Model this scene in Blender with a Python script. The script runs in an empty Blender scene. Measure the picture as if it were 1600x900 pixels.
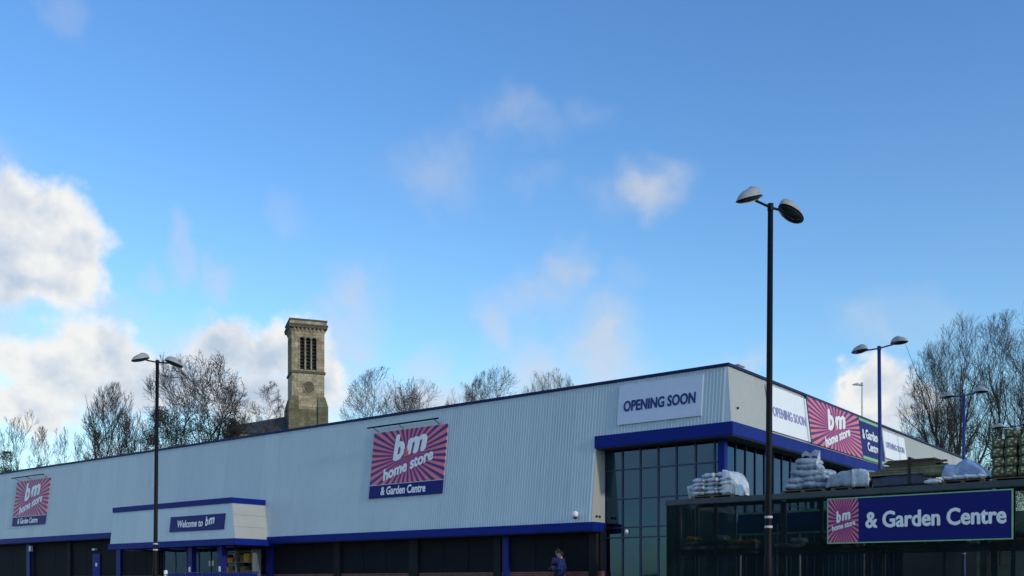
import bpy, bmesh, math, random
import numpy as np
from mathutils import Vector, Matrix, noise as mnoise

R = math.radians
SC = bpy.context.scene
COL = SC.collection

# ------------------------------------------------------------------ camera, sky, sun, exposure
FPX, HOR, ZC = 1525.0, 912.0, 0.55
cam = bpy.data.cameras.new('camera'); cam_o = bpy.data.objects.new('camera', cam); COL.objects.link(cam_o)
cam_o.location = (0, 0, ZC); cam_o.rotation_euler = (R(90), 0, 0)
cam.sensor_width = 36; cam.lens = 36 * FPX / 1600; cam.shift_y = (HOR - 450) / 1600
cam.clip_start = .1; cam.clip_end = 6000
SC.camera = cam_o

SUN_AZ, SUN_EL = math.atan2(.748, -.663), R(17)
SKY_STRENGTH = .15
sun = bpy.data.lights.new('sun', 'SUN'); sun_o = bpy.data.objects.new('sun', sun); COL.objects.link(sun_o)
sun.energy = 1.5; sun.angle = R(2.0); sun.color = (1, .90, .74)
sd = Vector((math.sin(SUN_AZ) * math.cos(SUN_EL), math.cos(SUN_AZ) * math.cos(SUN_EL), math.sin(SUN_EL)))
sun_o.rotation_euler = sd.to_track_quat('Z', 'Y').to_euler()
SC.view_settings.view_transform = 'Standard'; SC.view_settings.look = 'None'
SC.cycles.max_bounces = 6; SC.cycles.diffuse_bounces = 3; SC.cycles.glossy_bounces = 3; SC.cycles.transparent_max_bounces = 10
SC.view_settings.exposure = 0; SC.view_settings.gamma = 1; SC.view_settings.use_curve_mapping = False


class NT:
    """small helper to write node trees as expressions"""
    def __init__(s, tree): s.t = tree
    def n(s, kind, **props):
        o = s.t.nodes.new(kind)
        for k, v in props.items(): setattr(o, k, v)
        return o
    def put(s, sock, v):
        if isinstance(v, bpy.types.NodeSocket): s.t.links.new(v, sock)
        elif v is not None: sock.default_value = v
    def m(s, op, a, b=None, c=None, clamp=False):
        o = s.n('ShaderNodeMath', operation=op); o.use_clamp = clamp
        s.put(o.inputs[0], a); s.put(o.inputs[1], b); s.put(o.inputs[2], c)
        return o.outputs[0]
    def v(s, op, a, b=None, scale=None):
        o = s.n('ShaderNodeVectorMath', operation=op)
        s.put(o.inputs[0], a); s.put(o.inputs[1], b)
        if scale is not None: s.put(o.inputs['Scale'], scale)
        return o.outputs['Value'] if op in ('LENGTH', 'DOT_PRODUCT', 'DISTANCE') else o.outputs[0]
    def noise(s, vec, scale, detail=4, rough=.55, out='Fac', dist=0):
        o = s.n('ShaderNodeTexNoise'); s.put(o.inputs['Vector'], vec)
        o.inputs['Scale'].default_value = scale; o.inputs['Detail'].default_value = detail
        o.inputs['Roughness'].default_value = rough; o.inputs['Distortion'].default_value = dist
        return o.outputs[out]
    def ramp(s, x, a, b, c=0., d=1., smooth=True):
        o = s.n('ShaderNodeMapRange', interpolation_type='SMOOTHSTEP' if smooth else 'LINEAR')
        s.put(o.inputs[0], x)
        for i, q in zip((1, 2, 3, 4), (a, b, c, d)): s.put(o.inputs[i], q)
        return o.outputs[0]
    def mix(s, f, a, b, blend='MIX'):
        o = s.n('ShaderNodeMix', data_type='RGBA', blend_type=blend)
        s.put(o.inputs['Factor'], f)
        s.put(o.inputs[6], a if isinstance(a, bpy.types.NodeSocket) else (*a[:3], 1))
        s.put(o.inputs[7], b if isinstance(b, bpy.types.NodeSocket) else (*b[:3], 1))
        return o.outputs[2]
    def xyz(s, x, y, z):
        o = s.n('ShaderNodeCombineXYZ'); s.put(o.inputs[0], x); s.put(o.inputs[1], y); s.put(o.inputs[2], z)
        return o.outputs[0]
    def sep(s, v):
        o = s.n('ShaderNodeSeparateXYZ'); s.put(o.inputs[0], v); return o.outputs


def build_world():
    w = bpy.data.worlds.new('World'); SC.world = w; w.use_nodes = True
    w.cycles.sampling_method = 'MANUAL'; w.cycles.sample_map_resolution = 512
    t = w.node_tree; t.nodes.clear(); N = NT(t)
    sky = N.n('ShaderNodeTexSky', sky_type='NISHITA'); sky.sun_disc = False
    sky.sun_elevation = SUN_EL; sky.sun_rotation = SUN_AZ
    sky.altitude = 50; sky.air_density = 1.25; sky.dust_density = .4; sky.ozone_density = 2.2
    g = N.n('ShaderNodeTexCoord').outputs['Generated']
    x, y, z = N.sep(N.v('NORMALIZE', g))
    az = N.m('ARCTAN2', x, y); el = N.m('ARCSINE', z)
    P0 = N.xyz(az, el, 0.)
    # domain warp in two sizes gives billowing outlines
    w1 = N.v('SCALE', N.v('SUBTRACT', N.noise(P0, 9, 3, out='Color'), (.5, .5, .5)), scale=.085)
    w2 = N.v('SCALE', N.v('SUBTRACT', N.noise(P0, 38, 3, out='Color'), (.5, .5, .5)), scale=.022)
    P = N.v('MULTIPLY', N.v('ADD', N.v('ADD', P0, w1), w2), (1, 1, 0))

    def blob(px, py, rx, ry):
        dx, dz = (px - 800) / FPX, (HOR - py) / FPX
        a = math.atan2(dx, 1); e = math.atan2(dz, math.hypot(dx, 1))
        return N.v('LENGTH', N.v('MULTIPLY', N.v('SUBTRACT', P, (a, e, 0)), (FPX / rx, FPX / ry, 0)))

    cum = [(62, 322, 78, 62), (10, 385, 120, 85), (118, 392, 48, 66), (60, 445, 80, 40),
           (160, 545, 75, 52), (355, 535, 66, 60), (440, 548, 80, 58), (270, 590, 130, 60), (80, 590, 100, 60),
           (420, 630, 130, 60), (30, 640, 90, 40), (505, 600, 40, 60),
           (1362, 612, 74, 48), (1405, 650, 60, 40), (1312, 598, 22, 18), (1345, 660, 50, 30)]
    F = None
    for b in cum:
        f = N.m('SUBTRACT', 1, blob(*b)); F = f if F is None else N.m('SMOOTH_MAX', F, f, .25)
    def billow(vec):
        r = None
        for sc_, wt in ((20, .50), (44, .30), (95, .20)):
            q = N.m('MULTIPLY', N.m('ABSOLUTE', N.m('SUBTRACT', N.noise(vec, sc_, 1.5, .5), .5)), wt * 4.0); r = q if r is None else N.m('ADD', r, q)
        return r
    fb = N.m('ADD', N.m('MULTIPLY', N.noise(P0, 16, 5, .6), .6), N.m('MULTIPLY', billow(P0), .42))
    # beyond the view the same broken cumulus goes on
    out = N.ramp(N.m('ABSOLUTE', az), R(33), R(42))
    hi = N.ramp(el, R(6), R(34), 0., .35)
    gen = N.m('SUBTRACT', N.m('MULTIPLY', N.m('SUBTRACT', N.noise(P0, 3.2, 4), .5), 4.2), hi)
    gen = N.m('SUBTRACT', gen, N.m('MULTIPLY', N.m('SUBTRACT', 1, out), 9))
    F = N.m('MAXIMUM', F, gen)
    Fn = N.m('ADD', F, N.m('MULTIPLY', N.m('SUBTRACT', fb, .44), .85))
    a_c = N.ramp(Fn, -.15, .46)
    a_c = N.m('MULTIPLY', a_c, .97)

    wisps = [(690, 258, 84, 48, .34), (805, 200, 70, 40, .30), (1018, 280, 62, 40, .78), (955, 305, 50, 30, .22), (915, 185, 48, 24, .20), (828, 292, 44, 22, .2),
             (892, 408, 32, 38, .52), (845, 450, 66, 42, .48), (770, 525, 36, 48, .5), (800, 480, 60, 44, .3), (935, 520, 76, 66, .66), (885, 575, 130, 52, .62),
             (660, 582, 42, 34, .42), (560, 470, 52, 62, .55), (530, 540, 60, 80, .7), (1160, 562, 56, 24, .36), (1395, 512, 76, 40, .42), (975, 415, 44, 26, .14),
             (285, 398, 24, 34, .5), (340, 420, 26, 28, .55), (238, 430, 16, 14, .35), (450, 316, 36, 26, .22), (95, 14, 26, 26, .30), (20, 222, 44, 28, .45),
             (150, 480, 70, 40, .5), (250, 520, 60, 40, .35), (60, 510, 110, 50, .45), (640, 630, 170, 44, .72), (800, 620, 150, 36, .55), (1240, 640, 60, 40, .3), (100, 690, 160, 30, .3)]
    W = None
    for px, py, rx, ry, o in wisps:
        d = blob(px, py, rx * 1.25, ry * 1.25)
        f = N.m('MULTIPLY', N.ramp(d, 1.15, .15), o); W = f if W is None else N.m('MAXIMUM', W, f)
    gw = N.m('MULTIPLY', N.ramp(N.noise(P0, 5, 5), .5, .75), N.m('MULTIPLY', out, .4))
    W = N.m('MAXIMUM', W, gw)
    wn = N.ramp(N.noise(P, 14, 6, .58), .32, .64, .38, 1.25)
    a_w = N.m('MULTIPLY', W, wn, clamp=True)

    # light on the clouds: bright crests, grey undersides
    Po = N.v('ADD', P0, (.007, .012, 0))
    fo = N.m('ADD', N.m('MULTIPLY', N.noise(Po, 16, 5, .6), .6), N.m('MULTIPLY', billow(Po), .42))
    rel = N.m('MULTIPLY', N.m('SUBTRACT', fb, fo), 1.5)
    core = N.ramp(Fn, .25, .95, 0., .55)
    big = N.ramp(N.noise(P0, 8.5, 3), .36, .62, -.15, .48)
    lit = N.m('ADD', N.m('SUBTRACT', N.m('SUBTRACT', 1.0, core), big), rel, clamp=True)
    low = N.ramp(el, R(4), R(16), 0., .22)
    lit = N.m('SUBTRACT', lit, N.m('SUBTRACT', .16, low), clamp=True)
    s = 1 / SKY_STRENGTH
    ccol = N.mix(lit, (.50 * s, .60 * s, .74 * s), (.92 * s, .915 * s, .89 * s))
    wcol = N.mix(N.ramp(el, R(8), R(26)), (.66 * s, .72 * s, .80 * s), (.50 * s, .58 * s, .74 * s))
    skyc = N.mix(1, sky.outputs[0], N.mix(N.ramp(el, R(6), R(32)), (.98, 1.30, 1.58), (.66, 1.05, 1.52)), 'MULTIPLY')
    c = N.mix(a_w, skyc, wcol); c = N.mix(a_c, c, ccol)
    bg = N.n('ShaderNodeBackground'); N.put(bg.inputs[0], c); bg.inputs[1].default_value = SKY_STRENGTH
    o = N.n('ShaderNodeOutputWorld'); t.links.new(bg.outputs[0], o.inputs[0])


build_world()

# ------------------------------------------------------------------ materials
MATS = {}


def mat(name, col, rough=.7, metal=0., spec=.5, var=.12, vscale=3., bump=0., bscale=40., coat=0.):
    m = bpy.data.materials.new(name); m.use_nodes = True; N = NT(m.node_tree)
    b = m.node_tree.nodes['Principled BSDF']
    tc = N.n('ShaderNodeTexCoord').outputs['Object']
    nz = N.noise(tc, vscale, 6, .65)
    c = N.mix(N.ramp(nz, .3, .7), tuple(q * (1 - var) for q in col), tuple(min(1, q * (1 + var)) for q in col))
    N.put(b.inputs['Base Color'], c)
    N.put(b.inputs['Roughness'], N.ramp(nz, .2, .8, max(0, rough - .06), min(1, rough + .08)))
    b.inputs['Metallic'].default_value = metal; b.inputs['Specular IOR Level'].default_value = spec
    b.inputs['Coat Weight'].default_value = coat
    if bump:
        bp = N.n('ShaderNodeBump'); bp.inputs['Strength'].default_value = bump; bp.inputs['Distance'].default_value = .02
        N.put(bp.inputs['Height'], N.noise(tc, bscale, 4)); N.put(b.inputs['Normal'], bp.outputs[0])
    MATS[name] = m
    return m


def cladding_mat(name, col):
    """coated steel sheet with faint rain streaks and grime"""
    m = mat(name, col, .42, var=.03, vscale=.35)
    N = NT(m.node_tree); b = m.node_tree.nodes['Principled BSDF']
    tc = N.n('ShaderNodeTexCoord'); geo = N.n('ShaderNodeNewGeometry').outputs['Position']
    st = N.noise(N.v('MULTIPLY', geo, (2.2, 2.2, .12)), 1.6, 5, .7)
    gr = N.noise(geo, .25, 4)
    old = b.inputs['Base Color'].links[0].from_socket
    c = N.mix(N.ramp(st, .46, .76, 0, .24), old, (col[0] * .62, col[1] * .62, col[2] * .56))
    c = N.mix(N.ramp(gr, .4, .75, 0, .14), c, (col[0] * .7, col[1] * .72, col[2] * .70))
    # each sheet a slightly different batch, its lap a little dirty
    rnd = N.n('ShaderNodeObjectInfo').outputs['Random']
    c = N.mix(1, c, N.mix(rnd, (.95, .95, .96), (1.03, 1.03, 1.02)), 'MULTIPLY')
    ox, oy, oz = N.sep(tc.outputs['Object'])
    lap = N.m('MULTIPLY', N.ramp(N.m('ABSOLUTE', oy), .0, .018, 1., 0.), N.ramp(N.noise(geo, 1.3, 3), .4, .65, .08, .4))
    c = N.mix(lap, c, (col[0] * .5, col[1] * .5, col[2] * .5))
    N.put(b.inputs['Base Color'], c)
    return m


cladding_mat('cladding', (.53, .63, .67)); cladding_mat('cladding_sunlit', (.42, .425, .40))  # one cladding toned by light: bluish for shaded faces, warmer for sunlit ones
mat('blue_trim', (.0025, .017, .20), .5, spec=.14, var=.10, vscale=1.2)
mat('blue_post', (.007, .016, .17), .5, spec=.25, var=.1)
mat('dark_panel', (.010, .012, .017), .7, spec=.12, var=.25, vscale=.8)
mat('grey_pilaster', (.018, .019, .022), .7, spec=.15, var=.2)
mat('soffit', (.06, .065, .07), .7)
mat('roof_felt', (.14, .145, .15), .9)
mat('interior', (.022, .03, .036), .9)
mat('cap_navy', (.006, .014, .10), .5, spec=.2, var=.1)
mat('mullion', (.012, .022, .075), .4, var=.1)
mat('white_vinyl', (.58, .64, .77), .45, var=.03)
mat('sign_white', (.88, .89, .90), .4, var=.02)
mat('sign_navy', (.006, .010, .15), .5, spec=.2, var=.06)
mat('sign_text_navy', (.012, .014, .16), .5, var=.02)
mat('sign_faded', (.34, .33, .62), .5, var=.12)
mat('sign_green', (.22, .48, .26), .5, var=.08)
mat('coral', (.70, .12, .10), .5)
mat('pole_dark', (.007, .008, .010), .55, spec=.15, var=.2)
mat('pole_blue', (.018, .028, .17), .42, var=.15)
mat('lamp_shell', (.34, .35, .35), .5, var=.1, vscale=6)
mat('lamp_glass', (.035, .04, .05), .12, spec=.6)
mat('pale_metal', (.5, .52, .54), .4, var=.08)
mat('black_rubber', (.012, .012, .012), .7)
mat('white_plastic', (.56, .59, .64), .35, var=.22, vscale=6, bump=.8, bscale=16)
mat('bag_white', (.52, .56, .62), .38, var=.42, vscale=5, bump=.7, bscale=22)
mat('bag_shadow_print', (.20, .26, .28), .5, var=.3, vscale=9)
mat('wrap_grey', (.30, .36, .44), .28, var=.30, vscale=5, bump=.7, bscale=16)
mat('wrap_blue', (.26, .36, .56), .30, var=.22, vscale=5, bump=.7, bscale=14)
mat('wrap_navy', (.02, .03, .07), .3, var=.3, vscale=4, bump=.5, bscale=12)
mat('timber_pale', (.20, .175, .105), .8, var=.25, vscale=6)
mat('timber_green', (.15, .15, .085), .8, var=.25, vscale=6)
mat('timber_dark', (.095, .078, .045), .85, var=.3, vscale=6)
mat('pallet_wood', (.14, .10, .06), .85, var=.3, vscale=8)
mat('net_green', (.02, .10, .055), .7, var=.3, vscale=10)
mat('log_wood', (.30, .24, .10), .8, var=.35, vscale=14)
mat('rack_steel', (.13, .15, .17), .5, var=.2)
mat('fence_steel', (.015, .03, .026), .5, var=.2)
mat('fence_board', (.045, .062, .068), .6, var=.25, vscale=2)
mat('asphalt', (.045, .045, .047), .9, var=.25, vscale=1.5, bump=.4, bscale=60)
mat('paving', (.22, .21, .20), .85, var=.15)
mat('kerb', (.3, .29, .28), .85)
mat('line_paint', (.7, .7, .68), .7)
mat('grass', (.05, .07, .025), .95, var=.4, vscale=.2)
mat('bark', (.055, .046, .038), .95, var=.3, vscale=3)
mat('twig', (.060, .048, .040), .95, var=.25, vscale=1)
mat('twig_pale', (.085, .068, .054), .95, var=.25, vscale=1)
mat('evergreen', (.022, .034, .016), .8, var=.45, vscale=2)
mat('ivy', (.030, .031, .019), .8, var=.45, vscale=2)
mat('slate', (.055, .058, .07), .7, var=.2)
mat('stone_dark', (.11, .095, .07), .95, var=.3, vscale=2)
mat('louvre', (.03, .03, .032), .8)
mat('render_pale', (.5, .5, .48), .85)
mat('teal_sign', (.01, .22, .20), .5)
mat('skin', (.42, .25, .19), .6, var=.06)
mat('hair', (.012, .009, .008), .7)
mat('jacket_navy', (.010, .014, .075), .8, var=.25, vscale=8, bump=.4, bscale=25)
mat('jacket_blue', (.012, .020, .14), .8, var=.25, vscale=8, bump=.4, bscale=25)
mat('trousers', (.014, .015, .022), .85, var=.2)
mat('shoe', (.01, .01, .01), .5)
mat('eye_dark', (.01, .008, .008), .3)
mat('lip', (.30, .12, .10), .6)
mat('box_brown', (.20, .12, .05), .85, var=.2, vscale=6)
mat('box_yellow', (.50, .34, .06), .7, var=.2)
mat('box_purple', (.07, .04, .16), .7, var=.2)
mat('box_red', (.25, .04, .04), .7, var=.2)


def stone_mat(name, col):
    m = mat(name, col, .95, var=.28, vscale=1.1)
    N = NT(m.node_tree); b = m.node_tree.nodes['Principled BSDF']
    tc = N.n('ShaderNodeTexCoord').outputs['Object']
    old = b.inputs['Base Color'].links[0].from_socket
    x, y, z = N.sep(tc)
    br = N.n('ShaderNodeTexBrick'); N.put(br.inputs['Vector'], N.xyz(N.m('ADD', x, y), z, 0.))
    br.inputs['Scale'].default_value = 1.; br.inputs['Brick Width'].default_value = .9; br.inputs['Row Height'].default_value = .42
    br.inputs['Mortar Size'].default_value = .02
    br.inputs['Color1'].default_value = (1, 1, 1, 1); br.inputs['Color2'].default_value = (.62, .61, .58, 1); br.inputs['Mortar'].default_value = (.45, .45, .45, 1)
    c = N.mix(1, old, br.outputs['Color'], 'MULTIPLY')
    st = N.noise(N.v('MULTIPLY', tc, (1, 1, .15)), 1.2, 5, .7)
    c = N.mix(N.ramp(st, .45, .75, 0, .55), c, (.07, .062, .05))
    N.put(b.inputs['Base Color'], c)


stone_mat('stone', (.46, .38, .255)); stone_mat('stone_mossy', (.20, .185, .11))


def brick_mat():
    m = mat('red_brick', (.16, .055, .04), .9, var=.25, vscale=5)
    N = NT(m.node_tree); b = m.node_tree.nodes['Principled BSDF']
    x, y, z = N.sep(N.n('ShaderNodeTexCoord').outputs['Object'])
    old = b.inputs['Base Color'].links[0].from_socket
    br = N.n('ShaderNodeTexBrick'); N.put(br.inputs['Vector'], N.xyz(N.m('ADD', x, y), z, 0.))
    br.inputs['Scale'].default_value = 1.; br.inputs['Brick Width'].default_value = .225; br.inputs['Row Height'].default_value = .075; br.inputs['Mortar Size'].default_value = .01
    br.inputs['Color1'].default_value = (1, 1, 1, 1); br.inputs['Color2'].default_value = (.7, .7, .7, 1); br.inputs['Mortar'].default_value = (1.3, 2, 2.4, 1)
    N.put(b.inputs['Base Color'], N.mix(1, old, br.outputs['Color'], 'MULTIPLY'))


brick_mat()


def glass_mat(name, tint, refl):
    m = bpy.data.materials.new(name); m.use_nodes = True; t = m.node_tree; t.nodes.clear(); N = NT(t)
    tr = N.n('ShaderNodeBsdfTransparent'); tr.inputs[0].default_value = (*tint, 1)
    gl = N.n('ShaderNodeBsdfGlossy'); gl.inputs['Roughness'].default_value = .03; gl.inputs[0].default_value = (.29, .60, .98, 1)
    bp = N.n('ShaderNodeBump'); bp.inputs['Strength'].default_value = .02; bp.inputs['Distance'].default_value = .03
    N.put(bp.inputs['Height'], N.noise(N.n('ShaderNodeTexCoord').outputs['Object'], 1.1, 2)); N.put(gl.inputs['Normal'], bp.outputs[0])
    fr = N.n('ShaderNodeFresnel'); fr.inputs['IOR'].default_value = refl
    mx = N.n('ShaderNodeMixShader'); t.links.new(fr.outputs[0], mx.inputs[0]); t.links.new(tr.outputs[0], mx.inputs[1]); t.links.new(gl.outputs[0], mx.inputs[2])
    o = N.n('ShaderNodeOutputMaterial'); t.links.new(mx.outputs[0], o.inputs[0]); MATS[name] = m


glass_mat('tinted_glass', (.10, .15, .18), 2.0)
glass_mat('door_glass', (.55, .6, .62), 1.5)


def net_mat():
    """fine shade netting: an open weave, so part of the light passes"""
    m = mat('shade_net', (.007, .017, .017), .9, spec=.05, var=.4, vscale=1.2)
    t = m.node_tree; N = NT(t); b = t.nodes['Principled BSDF']; o = t.nodes['Material Output']
    tc = N.n('ShaderNodeTexCoord').outputs['Object']
    x, y, z = N.sep(tc)
    cell = lambda q: N.m('ABSOLUTE', N.m('SUBTRACT', N.m('FRACT', N.m('MULTIPLY', q, 160)), .5))
    hole = N.m('LESS_THAN', N.m('MAXIMUM', cell(x), cell(z)), N.ramp(N.noise(tc, .9, 4), .35, .7, .29, .38))
    tr = N.n('ShaderNodeBsdfTransparent'); mx = N.n('ShaderNodeMixShader')
    t.links.new(hole, mx.inputs[0]); t.links.new(b.outputs[0], mx.inputs[1]); t.links.new(tr.outputs[0], mx.inputs[2]); t.links.new(mx.outputs[0], o.inputs[0])


net_mat()


def sunburst_mat():
    """printed rays: coral on navy, redder and closer towards the middle"""
    m = mat('sunburst_print', (.5, .5, .5), .45, var=.02)
    N = NT(m.node_tree); b = m.node_tree.nodes['Principled BSDF']
    tc = N.n('ShaderNodeTexCoord').outputs['Generated']
    x, y, z = N.sep(tc)
    dx = N.m('MULTIPLY', N.m('SUBTRACT', x, .5), 2.0); dz = N.m('MULTIPLY', N.m('SUBTRACT', z, .5), 1.5)
    ang = N.m('ARCTAN2', dz, dx)
    fr = N.m('ABSOLUTE', N.m('SUBTRACT', N.m('FRACT', N.m('MULTIPLY', ang, 36 / (2 * math.pi))), .5))
    ray = N.ramp(fr, .21, .27)
    rad = N.m('SQRT', N.m('ADD', N.m('MULTIPLY', dx, dx), N.m('MULTIPLY', dz, dz)))
    k = N.ramp(rad, .25, .95)
    light = N.mix(k, (.62, .075, .24), (.86, .17, .17)); dark = N.mix(k, (.07, .010, .13), (.014, .014, .20))
    N.put(b.inputs['Base Color'], N.mix(ray, dark, light))


sunburst_mat()


def netlog_mat():
    m = mat('netted_logs', (.40, .35, .19), .8, var=.5, vscale=9)
    N = NT(m.node_tree); b = m.node_tree.nodes['Principled BSDF']
    tc = N.n('ShaderNodeTexCoord').outputs['Object']
    vo = N.n('ShaderNodeTexVoronoi'); N.put(vo.inputs['Vector'], tc); vo.inputs['Scale'].default_value = 12
    old = b.inputs['Base Color'].links[0].from_socket
    c = N.mix(N.ramp(vo.outputs['Distance'], .25, .5, 0, .85), old, (.02, .03, .015))
    c = N.mix(N.ramp(N.noise(N.v('MULTIPLY', tc, (1, 1, .3)), 7, 3), .42, .60, .0, .6), c, (.02, .075, .045))
    N.put(b.inputs['Base Color'], c)


netlog_mat()

# ------------------------------------------------------------------ mesh helpers


def mesh_np(name, V, Fq):
    V = np.asarray(V, dtype=np.float32); Fq = np.asarray(Fq, dtype=np.int32)
    me = bpy.data.meshes.new(name); k = Fq.shape[1]
    me.vertices.add(len(V)); me.vertices.foreach_set('co', V.ravel())
    me.loops.add(Fq.size); me.loops.foreach_set('vertex_index', Fq.ravel())
    me.polygons.add(len(Fq)); me.polygons.foreach_set('loop_start', np.arange(0, Fq.size, k, dtype=np.int32))
    me.update(calc_edges=True); me.validate()
    return me


class MB:
    """collects boxes, tubes and polygons for one mesh"""
    def __init__(s): s.v = []; s.f = []
    def poly(s, pts):
        i = len(s.v); s.v += [tuple(p) for p in pts]; s.f.append(tuple(range(i, i + len(pts)))); return s
    def hexa(s, p):
        i = len(s.v); s.v += [tuple(q) for q in p]
        s.f += [tuple(i + k for k in q) for q in ((0, 3, 2, 1), (4, 5, 6, 7), (0, 1, 5, 4), (1, 2, 6, 5), (2, 3, 7, 6), (3, 0, 4, 7))]
        return s
    def box(s, x0, x1, y0, y1, z0, z1):
        return s.hexa([(x0, y0, z0), (x1, y0, z0), (x1, y1, z0), (x0, y1, z0), (x0, y0, z1), (x1, y0, z1), (x1, y1, z1), (x0, y1, z1)])
    def tube(s, pts, rad, k=10, cap=True):
        pts = [Vector(p) for p in pts]
        if not hasattr(rad, '__len__'): rad = [rad] * len(pts)
        base = len(s.v)
        for j, p in enumerate(pts):
            d = (pts[min(j + 1, len(pts) - 1)] - pts[max(j - 1, 0)]).normalized()
            a = d.cross(Vector((0, 0, 1)) if abs(d.z) < .9 else Vector((1, 0, 0))).normalized(); b = d.cross(a)
            for q in range(k):
                t = 2 * math.pi * q / k; s.v.append(tuple(p + (a * math.cos(t) + b * math.sin(t)) * rad[j]))
        for j in range(len(pts) - 1):
            for q in range(k):
                s.f.append((base + j * k + q, base + j * k + (q + 1) % k, base + (j + 1) * k + (q + 1) % k, base + (j + 1) * k + q))
        if cap:
            s.f.append(tuple(base + q for q in range(k))[::-1]); n = base + (len(pts) - 1) * k; s.f.append(tuple(n + q for q in range(k)))
        return s
    def mesh(s, name):
        me = bpy.data.meshes.new(name); me.from_pydata(s.v, [], s.f); me.update()
        bm = bmesh.new(); bm.from_mesh(me); bmesh.ops.recalc_face_normals(bm, faces=bm.faces); bm.to_mesh(me); bm.free()
        return me


def obj(name, me, m, parent=None, loc=None, rz=0, smooth=False, bevel=0):
    if isinstance(me, MB): me = me.mesh(name)
    if m and not len(me.materials): me.materials.append(MATS[m])
    if smooth: me.polygons.foreach_set('use_smooth', [True] * len(me.polygons))
    o = bpy.data.objects.new(name, me); COL.objects.link(o)
    if parent: o.parent = parent
    if loc is not None: o.location = loc
    if rz: o.rotation_euler = (0, 0, rz)
    if bevel:
        b = o.modifiers.new('bevel', 'BEVEL'); b.width = bevel; b.segments = 2; b.limit_method = 'ANGLE'
    return o


def tag(o, label, cat, group=None):
    o['label'] = label; o['category'] = cat
    if group: o['group'] = group
    return o


def thing(name, label, cat, loc=(0, 0, 0), rz=0, group=None, mw=None):
    o = bpy.data.objects.new(name, None); COL.objects.link(o)
    if mw is not None: o.matrix_world = mw
    else: o.location = loc; o.rotation_euler = (0, 0, rz)
    return tag(o, label, cat, group)


def copy_tree(o, parent=None):
    c = o.copy(); COL.objects.link(c); c.parent = parent
    for ch in list(o.children): copy_tree(ch, c)
    return c


def struct(name, me, m):
    o = obj(name, me, m); o['kind'] = 'structure'; return o


# ------------------------------------------------------------------ the store's own frame
# local x = b (into the building from the long front), local y = a (along the front, away from the corner)
CX, CY = 7.07, 32.0
TH = math.atan2(.787, .617)
BM = Matrix.Translation((CX, CY, 0)) @ Matrix.Rotation(TH, 4, 'Z')
VV = Vector((math.cos(TH), math.sin(TH), 0)); UU = Vector((-math.sin(TH), math.cos(TH), 0))
K, ZT = .12, 7.78
AMAX, BMAX = 54.0, 34.0


def bw(b, a, z): return BM @ Vector((b, a, z))
def off(z): return -K * (ZT - z)


def pix(px, py, depth): return Vector(((px - 800) / FPX * depth, depth, ZC + (HOR - py) / FPX * depth))


# ------------------------------------------------------------------ ground
def ground_h(x, y):
    rx, ry = x - CX, y - CY
    b = rx * VV.x + ry * VV.y; a = rx * UU.x + ry * UU.y
    h = 0.
    if b < -7: h = -min(1.15, (-7 - b) * .045)
    q = max(a - 58, b - 38, 0)
    t = min(1, q / 75) ; k = min(1, max(0, (b + 5) / 30)); h += 10 * t * t * (3 - 2 * t) * k * k * (3 - 2 * k)
    return h


def build_ground():
    def axis(lo, hi, dense0, dense1, step, far):
        l = list(np.arange(dense0, dense1 + .1, step)); q = step
        p = dense1
        while p < hi: q *= 1.5; p += q; l.append(p)
        p = dense0; q = step
        while p > lo: q *= 1.5; p -= q; l.insert(0, p)
        return l
    xs = axis(-3000, 3000, -90, 90, 5, 0); ys = axis(-2500, 4000, -20, 190, 5, 0)
    V = [(x, y, ground_h(x, y) - .02) for y in ys for x in xs]
    n = len(xs)
    Fq = [(j * n + i, j * n + i + 1, (j + 1) * n + i + 1, (j + 1) * n + i) for j in range(len(ys) - 1) for i in range(n - 1)]
    struct('ground', mesh_np('ground', V, Fq), 'grass')
    # car park, sloping gently down towards the photographer
    g = MB()
    for a0 in range(-40, 70, 10):
        for (b0, b1) in ((-7, -14), (-14, -22), (-22, -33), (-33, -48)):
            P = []
            for (b, a) in ((b0, a0), (b1, a0), (b1, a0 + 10), (b0, a0 + 10)):
                p = bw(b, a, 0); P.append((p.x, p.y, ground_h(p.x, p.y) + .005))
            g.poly(P)
    struct('car_park', g, 'asphalt')
    pv = struct('pavement', MB().box(-7, .0, -14, AMAX + 4, -.3, .0), 'paving'); pv.matrix_world = BM
    kb = struct('kerb', MB().box(-7.15, -7.0, -14, AMAX + 4, -.3, .012), 'kerb'); kb.matrix_world = BM
    ln = MB()
    for i in range(14):
        a = 2 + i * 2.6
        P = []
        for (b, aa) in ((-13, a), (-18, a), (-18, a + .1), (-13, a + .1)):
            p = bw(b, aa, 0); P.append((p.x, p.y, ground_h(p.x, p.y) + .012))
        ln.poly(P)
    struct('parking_markings', ln, 'line_paint')


build_ground()

# ------------------------------------------------------------------ store building
store = thing('store_building', 'long retail shed with pale ribbed cladding, blue trim and glazed corner', 'building', mw=BM)


def sb(name, mb, m, parent=None, **k): return obj(name, mb, m, parent or store, **k)


def rib_profile(w, depth=.015, pitch=.125):
    pts = []; n = int(round(w / pitch)); pitch = w / n
    for i in range(n):
        s = i * pitch
        pts += [(s, 0), (s + pitch * .52, 0), (s + pitch * .64, depth), (s + pitch * .88, depth)]
    pts.append((w, 0))
    return pts


def front_panel_mesh(w, z0, z1):
    pr = rib_profile(w); V = []; n = len(pr)
    for z in (z0, z1):
        for s, d in pr: V.append((off(z) - d, s, z))
    return mesh_np('cladding_panel', V, [(i, i + 1, n + i + 1, n + i) for i in range(n - 1)])


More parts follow.
